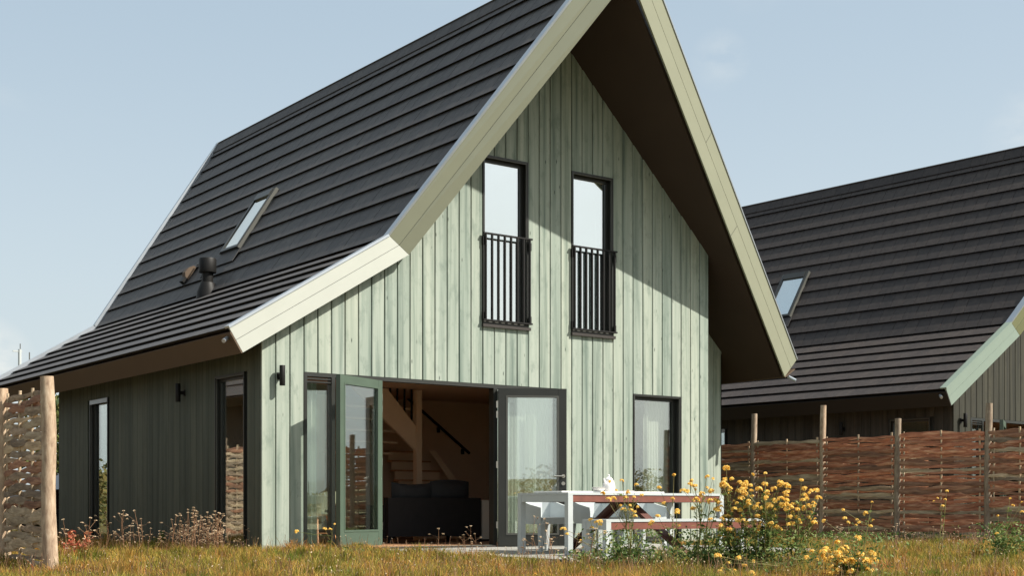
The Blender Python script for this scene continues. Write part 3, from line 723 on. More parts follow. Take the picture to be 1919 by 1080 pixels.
# moulded tub chairs
def tub_chair():
    c=thing('tub_chair','','chair',(0,0,0),0,'white tub chairs behind the garden table')
    b=B()
    # U-shaped wall: left arm, back, right arm (open towards -y), leaning outwards
    pl=[(-.25,-.24,.56),(-.255,-.05,.60),(-.25,.16,.66),(-.17,.24,.70),(0,.26,.715),(.17,.24,.70),(.25,.16,.66),(.255,-.05,.60),(.25,-.24,.56)]
    th=.028
    for (x,y,z) in pl:
        r=math.hypot(x,y); ux,uy=x/r,y/r
        lo=.88
        for s in (0,1):
            for zz,k in ((.36,lo),(z,1.04)):
                b.v.append(((x-ux*th*s)*k,(y-uy*th*s)*k,zz))
    for i in range(len(pl)-1):
        a=i*4; c2=a+4
        b.f+=[(a,c2,c2+1,a+1),(a+2,a+3,c2+3,c2+2),(a+1,c2+1,c2+3,a+3),(a,a+2,c2+2,c2)]
    e=(len(pl)-1)*4; b.f+=[(0,1,3,2),(e,e+2,e+3,e+1)]
    b.obj('back_and_arms','chair',c)
    B().prism([(-.215,-.235),(.215,-.235),(.225,.12),(.14,.205),(-.14,.205),(-.225,.12)],2,.35,.435).obj('seat','chair',c)
    for x in (-1,1):
        for y in (-1,1):
            X,Y=x*.20,y*.185; B().hexa([(X*1.08-.018,Y*1.08-.018,0),(X*1.08+.018,Y*1.08-.018,0),(X*1.08+.018,Y*1.08+.018,0),(X*1.08-.018,Y*1.08+.018,0),(X-.032,Y-.032,.352),(X+.032,Y-.032,.352),(X+.032,Y+.032,.352),(X-.032,Y+.032,.352)]).obj('leg','chair',c)
    return c
tcx=tub_chair()
for k,(x,y,r,lb) in enumerate(((3.10,-2.12,.06,'white tub chair behind the left end of the garden table'),(3.98,-2.12,-.04,'white tub chair in the middle behind the garden table'),(4.86,-2.10,.05,'white tub chair behind the right half of the garden table, before the tall window'))):
    if k==0: tcx.location=(x,y,-.026); tcx.rotation_euler=(0,0,r); tcx['label']=lb; tcx.scale=(1.12,1.08,1.04)
    else: copy_tree(tcx,None,lb,(x,y,-.026),r)
# things on the table
zt=.744
for lb,x0,x1,y0,y1 in (('white slatted placemat tray on the left end of the garden table',2.42,2.93,-3.36,-2.80),('white placemat in the middle of the garden table beneath the bowls',3.02,3.62,-3.40,-3.0),('white placemat on the garden table right of the jug',3.62,4.10,-3.40,-3.02)):
    t_=thing('placemat',lb,'placemat',(x0,y0,zt))
    w3=(x1-x0)/4
    for q in range(4): B().box(q*w3+.004,(q+1)*w3-.004,0,y1-y0,.0,.018).obj('slat','china',t_)
jg=thing('jug','white china jug with lid knob standing on the garden table','jug',(3.42,-3.08,zt+.018),.3)
B().lathe([(.045,0),(.075,.01),(.085,.06),(.075,.11),(.05,.15),(.052,.165),(.03,.185),(.012,.195),(.015,.215),(.004,.225)],(0,0,0),20).obj('body','china',jg,True)
B().tube([(.06,0,.14),(.11,0,.15),(.12,0,.09),(.08,0,.04)],.009,8).obj('handle','china',jg,True); B().tube([(-.06,0,.09),(-.10,0,.14),(-.115,0,.17)],[.02,.013,.009],8).obj('spout','china',jg,True)
for lb,x,y,nn in (('white china bowl left of the jug, lower of the two',3.22,-3.12,0),('white china bowl stacked on the other bowl left of the jug',3.22,-3.12,1)):
    o=B().lathe([(.03,0),(.05,.004),(.085,.035),(.088,.038),(.06,.012),(.01,.01)],(0,0,0),20).obj('bowl','china',None,True,label=lb,category='bowl',group='bowls on the garden table'); o.location=(x,y,zt+.018+nn*.018)
o=B().lathe([(.05,0),(.095,.008),(.10,.014),(.06,.01)],(0,0,0),20).obj('plate','china',None,True,label='white china plate under the jug rim on the garden table',category='plate'); o.location=(3.66,-3.16,zt+.018)

# ------------------------------------------------------------------ woven fences
def rod_mesh(i,m,L=1.0,NW=3):
    b=B(); n_=18; ph=1 if i%2 else -1; pts=[]; rad=[]
    r0=random.uniform(.020,.030)
    for k in range(n_+1):
        u=k/n_; wv=math.cos(u*NW*math.pi+ (0 if ph>0 else math.pi))*.015
        pts.append((u*L,wv,.006*math.sin(u*5+i)+.005*math.sin(u*17+i*2))); rad.append(r0*(1+.22*math.sin(u*7+i*3)+.12*math.sin(u*23+i))*(.75 if k in (0,n_) else 1))
    b.tube(pts,rad,6,.5); return b.mesh('rod',m,True)
RODS={(m,w):[rod_mesh(i,m,1.0,w) for i in range(8)] for m in ('rod','rod_red','rod_brown','rod_pale') for w in (2,3)}
def fence(lbl,pts,tops,mats,zt=1.80,pr=.06,nrods=29,base=-.1,group=None,ns=4):
    F=thing('woven_fence',lbl,'fence',(pts[0][0],pts[0][1],0),0,group); o=V((pts[0][0],pts[0][1],0))
    for (x,y),tp in zip(pts,tops):
        if tp is None: continue
        b=B(); n_=9; pp=[];rr=[]; lean=random.uniform(-.02,.02)
        for k in range(n_): z=-.35+(tp+.35)*k/(n_-1); pp.append((x-o.x+lean*z+.008*math.sin(z*4+x),y-o.y+.008*math.cos(z*3+y),z)); rr.append(pr*(1+.05*math.sin(z*5+x*7))*(1.06-.08*z/2))
        b.tube(pp,rr,14).obj('post','post',F,True)
    for k in range(len(pts)-1):
        a=V((*pts[k],0)); c=V((*pts[k+1],0)); d=c-a; L=d.length; ang=math.atan2(d.y,d.x); off=pr+.015
        z0=gz((a.x+c.x)/2,(a.y+c.y)/2)
        P=link('hurdle_panel',None,F,loc=(a.x-o.x,a.y-o.y,0),rot=(0,0,ang)); Lp=L-2*off
        for s in range(ns):
            x=off+.05+(Lp-.10)*s/(ns-1); zz=[z0-.1+(zt+.14-z0)*q/6 for q in range(7)]
            B().tube([(x+.006*math.sin(z*5+s),0,z) for z in zz],[.017+.003*math.sin(z*6+s*2) for z in zz],8).obj('stake','rod_pale',P,True)
        h=(zt-z0-.03)/nrods
        for r in range(nrods):
            mt=random.choices(mats,[6,3,1,2] if len(mats)==4 else [5,3,1])[0]; me=RODS[(mt,ns-1)][(r%2)+2*random.randrange(4)]
            link('rod',me,P,loc=(off-.035+random.uniform(-.02,.02),0,z0+.03+h*(r+.5)),rot=(random.uniform(-.1,.1),random.uniform(-.008,.008),0),scale=((Lp+.07)*random.uniform(.99,1.02),1,random.uniform(1.0,1.45)*h/.047))
    return F
fence('woven hazel hurdle fence with reddish rods and tall round posts, between the two houses',[(11.33,3.80),(11.39,1.98),(11.30,.187),(11.10,-1.644),(11.42,-3.19),(11.48,-4.35)],[2.3,2.39,2.44,2.09,2.27,2.2],('rod_red','rod_brown','rod','rod_pale'),1.82,.056,31,ns=3)
lf=[(-3.484,-2.232)]+[(-3.52-.02*k,-.70+1.7*k) for k in range(0,9)]
fence('tall pale brown woven hurdle fence at the left edge of the photo',lf,[1.92]+[1.9]+[2.0]*8,('rod','rod_pale','rod_brown'),1.80,.072,30)

# ------------------------------------------------------------------ car behind the house
car=thing('parked_car','dark car with red tail lamp parked behind the green house','car',(2.4,12.6,-.05),math.radians(8))
prof=[(-2.1,.35),(-2.12,.75),(-1.95,.95),(-1.3,1.02),(-.6,1.42),(.8,1.46),(1.6,1.20),(2.05,1.0),(2.12,.6),(2.08,.32)]
b=B()
for yy,k in ((-.86,.90),(-.88,1),(.88,1),(.86,.90)):
    for x,z in prof:
        ins=0 if z<1.03 else (z-1.0)*.45
        b.v.append((x*(.985 if k<1 else 1),yy-math.copysign(ins,yy),.30+(z-.30)*(1 if k==1 else .98)))
n_=len(prof)
for r in range(3):
    for i in range(n_): b.f.append((r*n_+i,r*n_+(i+1)%n_,(r+1)*n_+(i+1)%n_,(r+1)*n_+i))
b.f.append(tuple(range(n_))[::-1]); b.f.append(tuple(range(3*n_,4*n_)))
M['carpaint']=simple('dark_red_car_paint',(.035,.006,.006),.2,.3,.05); M['tyre']=simple('tyre_rubber',(.02,.02,.02),.8); M['redlamp']=simple('red_lamp_lens',(.55,.02,.02),.2)
b.obj('body','carpaint',car)
for x in (-1.3,1.3):
    for y in (-.80,.80):
        w_=link('wheel',None,car,loc=(x,y,.33)); B().tube([(0,-.11,0),(0,.11,0)],.33,22).obj('tyre','tyre',w_,True); B().tube([(0,-.115,0),(0,.115,0)],.2,14).obj('rim','steel',w_,True)
B().prism([(-.55,1.05),(.75,1.05),(1.35,1.08),(.75,1.38),(-.5,1.34),(-1.05,1.06)],1,-.89,-.885).obj('side_window','black',car)
for y in (-.86,.56): B().box(-2.14,-2.05,y,y+.30,.66,.84).obj('tail_lamp','redlamp',car)

# ------------------------------------------------------------------ trees, hedge, mast
def leaf_quads(cent,size,n3=None):
    n_=len(cent); a=rng.normal(size=(n_,3)); a/=np.linalg.norm(a,axis=1)[:,None]; c=rng.normal(size=(n_,3)); c-= (c*a).sum(1)[:,None]*a; c/=np.linalg.norm(c,axis=1)[:,None]; s=size*rng.uniform(.6,1.3,n_)[:,None]
    v=np.stack([cent-a*s,cent+c*s*.45,cent+a*s,cent-c*s*.45],1).reshape(-1,3); f=np.arange(n_*4).reshape(-1,4); return v,f
def np_mesh(name,v,f,m):
    me=bpy.data.meshes.new(name); me.vertices.add(len(v)); me.vertices.foreach_set('co',np.asarray(v,np.float32).ravel())
    k=f.shape[1]; me.loops.add(f.size); me.loops.foreach_set('vertex_index',f.ravel().astype(np.int32)); me.polygons.add(len(f)); me.polygons.foreach_set('loop_start',(np.arange(len(f))*k).astype(np.int32))
    me.update(calc_edges=True); me.validate(); me.materials.append(M[m]); return me
def tree(lbl,x,y,h,r,n=5000,m='leaf',bare=False,size=.11,name='broadleaf_tree',group=None):
    t_=thing(name,lbl,'tree',(x,y,gz(x,y)-.05),random.uniform(0,6),group); b=B(); tips=[]
    b.tube([(0,0,0),(.03*h,0,.25*h),(.02*h,.02*h,.5*h),(.0,.03*h,.8*h)],[.035*h,.028*h,.02*h,.006*h],9)
    def grow(p,d,L,rad,lev):
        q=p+d*L; b.tube([p,(p+q)/2+V((0,0,.05*L)),q],[rad,rad*.7,rad*.4],5); tips.append(q)
        if lev>0:
            for _ in range(3 if not bare else 4):
                nd=(d+V((random.gauss(0,.5),random.gauss(0,.5),random.gauss(.15,.4)))).normalized(); grow(p+d*L*random.uniform(.5,1),nd,L*random.uniform(.5,.75),rad*.5,lev-1)
    for k in range(9):
        a=k*2.4; z=h*(.3+.06*k); grow(V((.02*h,.01*h,z)),V((math.cos(a),math.sin(a),.7)).normalized(),r*random.uniform(.5,.8),.010*h,3 if bare else 2)
    b.obj('trunk','trunk' if not bare else 'bare',t_,True)
    if not bare:
        T_=np.array([tuple(p) for p in tips]); idx=rng.integers(0,len(T_),n); c=T_[idx]+rng.normal(size=(n,3))*r*.13
        v,f=leaf_quads(c,size); me=np_mesh('crown',v,f,m); link('crown',me,t_,kind='stuff')
    return t_
tree('leafy tree rising behind the rear left corner of the green house',7.2,27.0,3.7,1.8,7000)
tree('small bushy tree beside the car behind the house',9.6,33.0,3.6,1.8,6000)
tree('thin leafless tree whose twigs reach in at the left edge of the sky',-2.3,31.2,7.3,2.4,bare=True,name='bare_tree')
tree('loose young tree mirrored in the far side window',-11.5,27.0,3.6,1.3,3500,'hedge')
def hedge(lbl,x0,y0,x1,y1,h,w,n,m='hedge',cat='hedge'):
    d=V((x1-x0,y1-y0,0)); L=d.length; u=rng.uniform(0,1,n); c=np.zeros((n,3)); nd=V((-d.y,d.x,0)).normalized()
    hh=h*(.75+.25*np.sin(u*L*.9)+.15*np.sin(u*L*2.3+1)); ww=rng.normal(size=n)*w*.5
    c[:,0]=x0+d.x*u+nd.x*ww; c[:,1]=y0+d.y*u+nd.y*ww; c[:,2]=hh*rng.uniform(0,1,n)**.7-.1
    v,f=leaf_quads(c,.12); t_=thing('hedge',lbl,cat,(x0,y0,0)); v[:,0]-=x0; v[:,1]-=y0
    link('foliage',np_mesh('foliage',v,f,m),t_,kind='stuff'); b=B()
    for k in range(int(L/1.2)):
        p=d*(k*1.2/L); b.tube([(p.x,p.y,-.1),(p.x+.1,p.y,h*.4),(p.x,p.y+.1,h*.75)],[.04,.03,.01],5)
    b.obj('branches','trunk',t_)
hedge('tall ochre hedge beyond the parked car',-26,29.5,22,35,2.4,2.0,26000)
hedge('low hedge across the meadow, mirrored in the glass of the front windows',6,-48,46,-36,2.6,2.2,16000)
ms=thing('mast','thin white mast with a small crossbar rising beyond the roof at far left','mast',tuple(at(37,955,60))[:2]+(0,))
hm=(YHP-655)/FPX*60+.53
B().tube([(0,0,0),(0,0,hm)],[.09,.07],10).obj('pole','white',ms,True); B().box(-.3,.1,-.03,.03,hm-.12,hm-.06).obj('crossbar','white',ms); B().tube([(.02,0,hm),(.02,0,hm+.25)],.02,6).obj('aerial','trim',ms)
B().box(.12,.45,-.02,.02,hm-.95,hm-.88).box(.4,.44,-.02,.02,hm-.9,hm-.1).obj('side_arm','trim',ms)

# ------------------------------------------------------------------ grass
def inside(x,y):
    return (-.02<x<8.26 and y>-.02 and y<DEP) or (8.2<x<9.56 and 1<y<DEP) or (1.43<x<6.92 and -4.74<y<0)
xs=[];ys_=[]
NB=420000
D=11.5+ (31-11.5)*rng.uniform(0,1,NB)**1.25; rt_=rng.uniform(-.40,.40,NB)*D
gx=CAMP.x+cF.x*D+cX.x*rt_; gy=CAMP.y+cF.y*D+cX.y*rt_
ins=((gx>-.02)&(gx<8.26)&(gy>-.02)&(gy<DEP))|((gx>8.2)&(gx<9.74)&(gy>1.3)&(gy<DEP))|((gx>1.43)&(gx<6.92)&(gy>-4.74)&(gy<0))
clump=np.sin(gx*2.1+np.sin(gy*1.7)*2)*np.sin(gy*2.6+1.3*np.sin(gx*1.1))
keep=~ins&(rng.uniform(0,1,NB)<.75+.25*clump); gx,gy,D,clump=gx[keep],gy[keep],D[keep],clump[keep]; n_=len(gx)
gzv=np.array([gz(a,c) for a,c in zip(gx,gy)])
hh=(.04+.07*rng.uniform(0,1,n_)**2+.022*(clump+1))*np.where(rng.uniform(0,1,n_)>.985,1.8,1)
an=rng.uniform(0,2*np.pi,n_); wd=.0028*(1+.5*rng.uniform(0,1,n_))*(1+.03*(D-12)); ln=hh*rng.uniform(.1,1.0,n_); la=rng.uniform(0,2*np.pi,n_)
dx,dy=np.cos(an)*wd,np.sin(an)*wd; lx,ly=np.cos(la)*ln,np.sin(la)*ln
P=np.zeros((n_,5,3)); 
P[:,0]=np.stack([gx-dx,gy-dy,gzv-.01],1);P[:,1]=np.stack([gx+dx,gy+dy,gzv-.01],1)
P[:,2]=np.stack([gx+dx*.8+lx*.4,gy+dy*.8+ly*.4,gzv+hh*.6],1);P[:,3]=np.stack([gx-dx*.8+lx*.4,gy-dy*.8+ly*.4,gzv+hh*.6],1);P[:,4]=np.stack([gx+lx,gy+ly,gzv+hh],1)
i0=np.arange(n_)*5
f=np.concatenate([np.stack([i0,i0+1,i0+2],1),np.stack([i0,i0+2,i0+3],1),np.stack([i0+3,i0+2,i0+4],1)])
link('grass',np_mesh('grass',P.reshape(-1,3),f,'grass'),kind='stuff')
# tussocks of longer grass
nt_=420; k=rng.integers(0,n_,nt_); nb_=70
bx=np.repeat(gx[k],nb_)+rng.normal(size=nt_*nb_)*.045; by=np.repeat(gy[k],nb_)+rng.normal(size=nt_*nb_)*.045; bz=np.repeat(gzv[k],nb_)
hq=np.repeat(rng.uniform(.10,.24,nt_),nb_)*rng.uniform(.5,1,nt_*nb_); aq=rng.uniform(0,6.28,nt_*nb_); lq=hq*rng.uniform(.1,.8,nt_*nb_); wq=.0035
a0=np.stack([bx-cX.x*wq,by-cX.y*wq,bz-.01],1); a1=np.stack([bx+cX.x*wq,by+cX.y*wq,bz-.01],1)
m0=np.stack([bx+np.cos(aq)*lq*.35,by+np.sin(aq)*lq*.35,bz+hq*.7],1); sdv=np.array([cX.x,cX.y,0])*wq*.7; tp=np.stack([bx+np.cos(aq)*lq,by+np.sin(aq)*lq,bz+hq],1)
Q=np.stack([a0,a1,m0+sdv,m0-sdv,tp],1); q0=np.arange(len(Q))*5
ff=np.concatenate([np.stack([q0,q0+1,q0+2],1),np.stack([q0,q0+2,q0+3],1),np.stack([q0+3,q0+2,q0+4],1)])
okb=~(((bx>1.43)&(bx<6.92)&(by>-4.74)&(by<0))|((bx>-.02)&(bx<8.26)&(by>-.02)&(by<DEP)))
ff=ff[np.tile(okb,3)]
link('grass_tussocks',np_mesh('grass_tussocks',Q.reshape(-1,3),ff,'grass'),kind='stuff')
# sparse dry straws standing above the grass
k=rng.integers(0,n_,5200); k=k[(gx[k]*0+D[k])<26]; m_=len(k); hs=rng.uniform(.12,.26,m_); a_=rng.uniform(0,6.28,m_); t0=np.stack([gx[k],gy[k],gzv[k]],1); t1=t0+np.stack([np.cos(a_)*hs*.3,np.sin(a_)*hs*.3,hs],1)
sd=np.stack([np.full(m_,cX.x),np.full(m_,cX.y),np.zeros(m_)],1)*.0022
v=np.stack([t0-sd,t0+sd,t1+sd*.6,t1-sd*.6],1).reshape(-1,3); link('dry_straws',np_mesh('dry_straws',v,np.arange(m_*4).reshape(-1,4),'drystem'),kind='stuff')
v,f=leaf_quads(t1[::2],.010); link('straw_seed_heads',np_mesh('straw_seed_heads',v,f,'seed'),kind='stuff')
# low rosettes of green leaves scattered through the meadow
k=rng.integers(0,n_,900); c=(np.stack([gx[k],gy[k],gzv[k]+.03],1)[:,None,:]+rng.normal(size=(900,14,3))*np.array([.05,.05,.02])).reshape(-1,3)
v,f=leaf_quads(c,.022); link('leaf_rosettes',np_mesh('leaf_rosettes',v,f,'weed'),kind='stuff')
# tiny pale daisies / seed heads low in the grass
k=rng.integers(0,n_,2600); c=np.stack([gx[k],gy[k],gzv[k]+.06+.05*rng.uniform(0,1,2600)],1)
v,f=leaf_quads(c,.007); link('meadow_speckle_flowers',np_mesh('meadow_speckle_flowers',v,f,'seed'),kind='stuff')
# low broad weeds at the foot of walls and fences
def weed_bed(spots,name='ground_weeds'):
    cs=[]
    for px,py,D_,r,hh_,cnt in spots:
        p=at(px,py,D_); z=gz(p.x,p.y); q=rng.normal(size=(cnt,3)); q[:,0]=p.x+q[:,0]*r; q[:,1]=p.y+q[:,1]*r; q[:,2]=z+np.abs(rng.uniform(0,1,cnt))*hh_; cs.append(q)
    v,f=leaf_quads(np.concatenate(cs),.026); link(name,np_mesh(name,v,f,'weed'),kind='stuff')
weed_bed([(px,1010,22.6+random.uniform(-.2,.5),.14,.22,130) for px in range(1560,1920,26)]+[(px,1010,19.5+ (540-px)*.018,.10,.16,90) for px in range(200,540,24)]+[(px,1040,15.2+random.uniform(-.8,.8),.12,.2,120) for px in range(1080,1400,22)])

# ------------------------------------------------------------------ flowering plants
def flower_mesh(i):
    rr=np.random.default_rng(100+i); vs=[];n_f=(24,16,20,12,26,9)[i]
    q=rr.normal(size=(n_f,3)); q/=np.linalg.norm(q,axis=1)[:,None]; q[:,2]=np.abs(q[:,2])*.9-.25
    cen=q*rr.uniform(.45,1,n_f)[:,None]*(.036,.028,.040,.022,.038,.018)[i]; b=B()
    for c in cen:
        up=V(tuple(c)).normalized() if np.linalg.norm(c)>1e-4 else V((0,0,1)); up=(up+V((0,0,.4))).normalized(); a=up.orthogonal().normalized(); e=up.cross(a)
        ph=rr.uniform(0,1.5)
        for k in range(4):
            t_=ph+k*math.pi/2; d=a*math.cos(t_)+e*math.sin(t_); s=up.cross(d); L_=.0135
            cc=V(tuple(c)); b.add([cc,cc+d*L_*.7+s*L_*.5,cc+d*L_+up*.004,cc+d*L_*.7-s*L_*.5],[(0,1,2,3)])
    return b.mesh('flower_head','yellow')
FM=[flower_mesh(i) for i in range(6)]
def leaf_strip(b,p,d,L_,w_):
    s=d.cross(V((0,0,1))).normalized()*w_; m=p+d*L_*.5+V((0,0,.15*L_)); b.add([p,m+s,p+d*L_-V((0,0,.1*L_)),m-s],[(0,1,2,3)])
def mustard(lbl,base_px,D_,heads,leafy=1.0,group='yellow flowering plants in the meadow',sc=1.0,cat='flowering plant'):
    p0=at(base_px,1000,D_); z0=gz(p0.x,p0.y); base=V((p0.x,p0.y,z0-.02))
    P_=thing('yellow_flowered_plant',lbl,cat,base,0,group)
    pts=[]
    for px,py in heads:
        q=at(px,py,D_+random.uniform(-.22,.22)); pts.append(q-base)
    pts.sort(key=lambda q:-q.z); st_=B(); lv=B(); mains=[]
    for i,q in enumerate(pts):
        if i%4==0 or not mains:
            r0=V((random.uniform(-.05,.05)+q.x*.12,random.uniform(-.05,.05)+q.y*.12,0)); m=[r0,r0.lerp(q,.35)+V((random.uniform(-.02,.02),0,.04)),r0.lerp(q,.7)+V((0,random.uniform(-.02,.02),.03)),q]
            mains.append(m); st_.tube(m,[.0065,.005,.0035,.002],5)
            for k in range(int(9*leafy)):
                u=random.uniform(.05,.8); a=random.uniform(0,6.28); d=V((math.cos(a),math.sin(a),random.uniform(.1,.7))).normalized()
                s=min(2,int(u*3)); pp=m[s].lerp(m[s+1],u*3-s); leaf_strip(lv,pp,d,random.uniform(.05,.12)*sc,random.uniform(.008,.022))
        else:
            m=min(mains,key=lambda mm:(mm[2]-q).length); s=m[1].lerp(m[2],random.uniform(.2,.9))
            if s.z>q.z: s=m[0].lerp(m[1],.8)
            mid=s.lerp(q,.5)+V((0,0,-.01)); st_.tube([s,mid,q],[.003,.0025,.0018],4)
            for k in range(int(3*leafy)):
                a=random.uniform(0,6.28); leaf_strip(lv,s.lerp(q,random.random()*.7),V((math.cos(a),math.sin(a),.5)).normalized(),random.uniform(.03,.07),.007)
        link('flower_head',random.choice(FM),P_,loc=q,rot=(random.uniform(-.4,.4),random.uniform(-.4,.4),random.uniform(0,6)),scale=[sc*random.uniform(.75,1.15)]*3)
    st_.obj('stems','stem',P_); 
    if lv.v: lv.obj('leaves','weed',P_)
    # extra foliage at the foot
    if leafy>1:
        n_=int(520*leafy); q=rng.normal(size=(n_,3))*np.array([.2,.2,0]); q[:,2]=rng.uniform(0,1,n_)**1.3*.5
        v,f=leaf_quads(q,.022); link('foot_foliage',np_mesh('foot_foliage',v,f,'weed'),P_,kind='stuff')
    return P_
def cloud(n_,x0,x1,y0,y1):
    return [(random.uniform(x0,x1),random.uniform(y0,y1)) for _ in range(n_)]
mustard('lone yellow flowers on thin stems before the left sidelight',605,16.6,[(555,997),(608,992),(619,993),(627,983)],.3,sc=.8)
mustard('yellow-flowered plant just left of the bench end',1130,14.6,[(1106,975),(1110,990),(1118,980),(1055,992),(1062,1002),(1088,1014),(1123,978),(1125,984)],.8,sc=.9)
mustard('yellow flowers rising through the bench just below the jug',1180,14.5,[(1142,903),(1166,901),(1193,909),(1131,925),(1141,936),(1150,934),(1172,933),(1176,925),(1163,948),(1168,955),(1183,957),(1190,960),(1181,948),(1195,951),(1187,965),(1190,968),(1155,920),(1177,922),(1203,929),(1188,932)],1.2,sc=.85)
mustard('single tall thin flower stems before the tall right window',1262,14.6,[(1263,891),(1236,915),(1244,944),(1260,936),(1268,958),(1268,962),(1233,968),(1218,983),(1273,986),(1222,980)],.7,sc=.95)
mustard('spreading yellow-flowered plant at the right end of the garden table',1300,14.4,[(1296,902),(1293,908),(1280,920),(1287,922),(1302,912),(1303,918),(1325,894),(1336,898),(1325,915),(1332,920),(1333,922),(1316,927),(1299,939),(1305,936),(1310,942),(1331,939),(1339,936),(1344,940),(1300,954),(1328,945),(1342,955),(1331,975),(1354,912),(1361,909)],1.3,sc=1.0)
mustard('tallest yellow-flowered plant against the left part of the right fence',1380,14.2,[(1361,878),(1371,898),(1357,900),(1353,910),(1361,912),(1367,920),(1364,926),(1369,916),(1351,950),(1357,975),(1352,985),(1365,968),(1358,992),(1376,940),(1372,955),(1385,905),(1393,918)]+cloud(36,1345,1415,905,1010),2.0)
mustard('dense yellow-flowered bush in the middle before the right fence',1430,14.0,[(1411,890),(1434,888),(1397,905),(1390,915)]+cloud(62,1385,1480,905,1000),2.2)
mustard('right-hand shoots of the large yellow-flowered bush',1485,14.1,[(1502,901),(1505,918),(1520,920),(1516,925),(1505,938),(1534,933),(1508,955),(1523,950),(1525,981),(1498,975)]+cloud(30,1470,1530,915,985),1.5)
mustard('short yellow flowers before the second fence post',1600,15.2,[(1634,942),(1623,963),(1606,975),(1610,980),(1604,985),(1636,976),(1631,987),(1544,977),(1580,957),(1583,972),(1590,980)],.9,sc=.9)
mustard('small yellow flowers before the middle fence panel',1765,17.5,[(1774,921),(1757,934),(1750,940),(1766,949),(1771,937)],.5,sc=.7)
mustard('large yellow blooms at the bottom edge of the photo',1600,12.6,[(1608,1009),(1569,1018),(1633,1036)]+cloud(38,1540,1600,1025,1080)+cloud(26,1575,1640,1036,1080),1.3,sc=1.15)
mustard('loose yellow flowers at the bottom edge left of the largest blooms',1400,12.6,[(1412,1053),(1395,1061),(1377,1070),(1408,1075),(1354,1067),(1348,1073),(1383,1048),(1365,1056),(1345,1043),(1510,1046),(1522,1034),(1532,1050)],1.0,sc=.95)
mustard('low yellow blooms in the bottom centre of the meadow',1040,12.4,[(1003,1078),(1031,1080),(1053,1077),(1062,1079)],.5,sc=.8)
mustard('orange-yellow straggly stems at the right edge of the photo',1880,15.8,[(1868,1001),(1905,1043),(1893,935),(1915,942),(1898,948),(1915,960),(1870,968),(1848,1048)],1.3,sc=.7)
# green leafy plant before the door sill and the red-leaved shrub at the left
def leafy(lbl,px,D_,n_,r,hh_,m,size,name,cat,stems=8):
    p=at(px,1000,D_); z=gz(p.x,p.y); t_=thing(name,lbl,cat,(p.x,p.y,z)); b=B(); tips=[]
    for k in range(stems):
        a=random.uniform(0,6.28); q=V((math.cos(a)*r*random.uniform(.2,1),math.sin(a)*r*random.uniform(.2,1),hh_*random.uniform(.5,1))); b.tube([(0,0,-.03),q*.5+V((0,0,.03)),q],[.005,.004,.002],4)
        for u in np.linspace(.3,1,9): tips.append(tuple(q*float(u)))
    b.obj('stems','drystem' if m=='redleaf' else 'stem',t_); T_=np.array(tips); c=T_[rng.integers(0,len(T_),n_)]+rng.normal(size=(n_,3))*r*.12
    v,f=leaf_quads(c,size); link('leaves',np_mesh('leaves',v,f,m),t_,kind='stuff'); return t_
leafy('small bright green leafy weed at the foot of the green door leaf',668,17.3,70,.20,.10,'weed',.035,'green_weed','weed')
leafy('red-leaved wild plant beside the left fence post',142,16.2,220,.22,.40,'redleaf',.028,'red_leaved_plant','plant',12)
leafy('green leafy clump growing under the bench',1175,14.8,420,.30,.45,'weed',.028,'green_clump','plant',14)
leafy('green leafy clump left of the large yellow bush',1330,14.6,420,.30,.50,'weed',.026,'green_clump','plant',14)
leafy('green leafy clump at the right edge of the photo',1885,16.0,500,.35,.45,'weed',.026,'green_clump','plant',14)
leafy('green weed below the dark side wall at mid length',300,20.5,160,.22,.22,'weed',.03,'green_weed','weed')
leafy('green weed at the foot of the near house corner',470,18.5,140,.22,.16,'weed',.03,'green_weed','weed')
# dried stalks with pale seed heads
sp=[]
def stalk_mesh(i):
    r=random.Random(i); b=B(); hd=B(); H_=1.0; lean=r.uniform(-.12,.12)
    main=[(0,0,0),(lean*.2,0,.35),(lean*.6,.02,.7),(lean,0,1)]; b.tube(main,[.004,.0035,.003,.002],4); heads=[main[-1]]
    for k in range(r.randint(3,6)):
        u=r.uniform(.35,.85); s=V((lean*u*u,0,u)); e=s+V((r.uniform(-.13,.13),r.uniform(-.13,.13),r.uniform(.06,.2))); b.tube([s,e],[.0022,.0015],3); heads.append(tuple(e))
    for h_ in heads:
        cc=V(h_); 
        for k in range(7):
            d=V((r.gauss(0,1),r.gauss(0,1),r.gauss(.6,.8))).normalized(); s=d.orthogonal().normalized()*.012; hd.add([cc-d*.006,cc+d*.012+s,cc+d*.026,cc+d*.012-s],[(0,1,2,3)])
    return b.mesh('stem','drystem'),hd.mesh('seed_heads','seed')
SMS=[stalk_mesh(i) for i in range(6)]
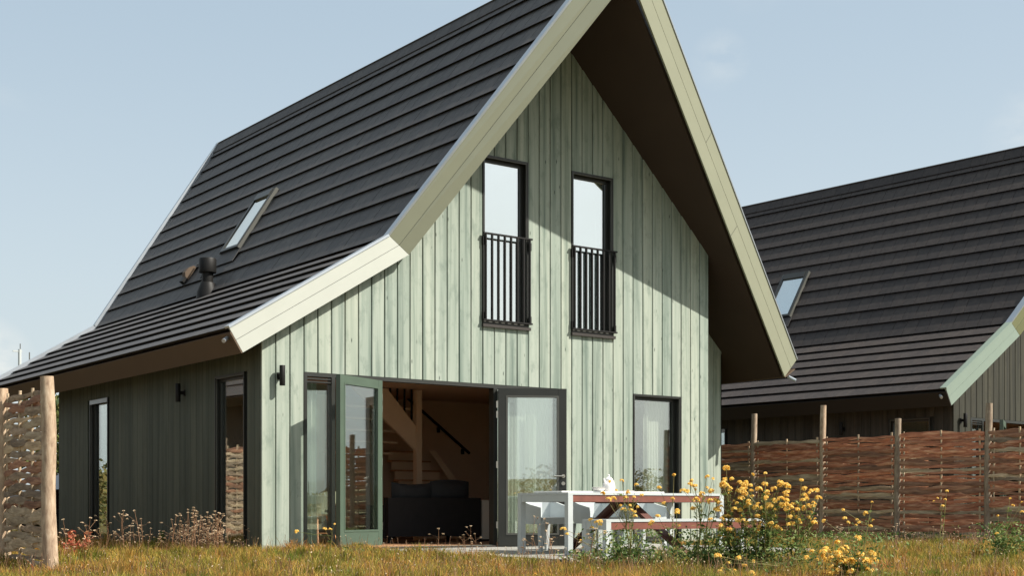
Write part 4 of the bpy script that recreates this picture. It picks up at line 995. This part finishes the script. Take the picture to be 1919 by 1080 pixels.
def stalks(lst,label,group):
    for px,py,D_ in lst:
        p=at(px,py,D_); z0=gz(p.x,p.y); h_=max(.12,p.z-z0); i=random.randrange(6)
        t_=thing('dried_stalk',label,'dried plant',(p.x,p.y,z0-.01),random.uniform(0,6.28),group)
        sc=(random.uniform(.8,1.1)*min(1,h_*2.2),)*2+(h_,)
        link('stem',SMS[i][0],t_,scale=sc); link('seed_head',SMS[i][1],t_,scale=sc,kind='stuff')
wall=lambda px: (7.72)/(cF.x+cX.x*(px-CXP)/FPX)
L1=[(232,957),(264,957),(322,965),(338,966),(352,955),(358,951),(366,957),(371,966),(386,960),(392,974),(401,958),(406,961),(404,970),(418,976),(376,970),(384,975),(342,984),(361,985),(349,984),(398,979),(410,985),(420,990),(429,981),(395,990),(372,996),(380,1000),(363,998),(335,996),(310,992),(328,1000),(255,985),(250,996),(276,990),(295,1000),(444,1009),(456,1011),(219,995),(238,986),(388,998),(402,1000)]
stalks([(x,y,min(wall(x)-.1,18.25-random.uniform(0,.9))) for x,y in L1+[(x+random.uniform(-9,9),y+random.uniform(2,16)) for x,y in L1]],'thin dried brown stalk with pale seed heads in the row along the dark side wall','dried stalks along the side wall')
stalks([(468,956,18.6),(484,980,18.5),(466,990,18.3)],'bent dried stalk with few seed heads by the near corner of the house','dried stalks by the house corner')
stalks([(128,973,15.6),(165,970,16),(170,985,15.8),(120,1000,15.5),(205,960,19),(200,976,18.5),(190,990,17)],'dried stalk with pale seed heads around the red-leaved plant','dried stalks by the red-leaved plant')
stalks([(816,990,15.6),(842,1020,14.8),(872,1002,15.2),(888,985,15.4),(893,1000,15.2),(913,1017,15),(835,1030,14.6)],'thin dried stalk standing in front of the terrace before the open doors','dried stalks before the open doors')
stalks([(994,967,14.6),(1011,1005,14.4),(1033,972,14.8),(1042,994,14.5),(975,1010,14.3),(1100,990,14.2),(1078,1000,14.2),(1030,1010,14)],'dried stalk with pale heads before the left legs of the garden table','dried stalks before the garden table')
stalks([(x,random.uniform(975,1002),21+random.uniform(-3,1)) for x in range(1560,1915,17)],'thin dried stalk with pale seed heads at the foot of the right fence','dried stalks along the right fence')
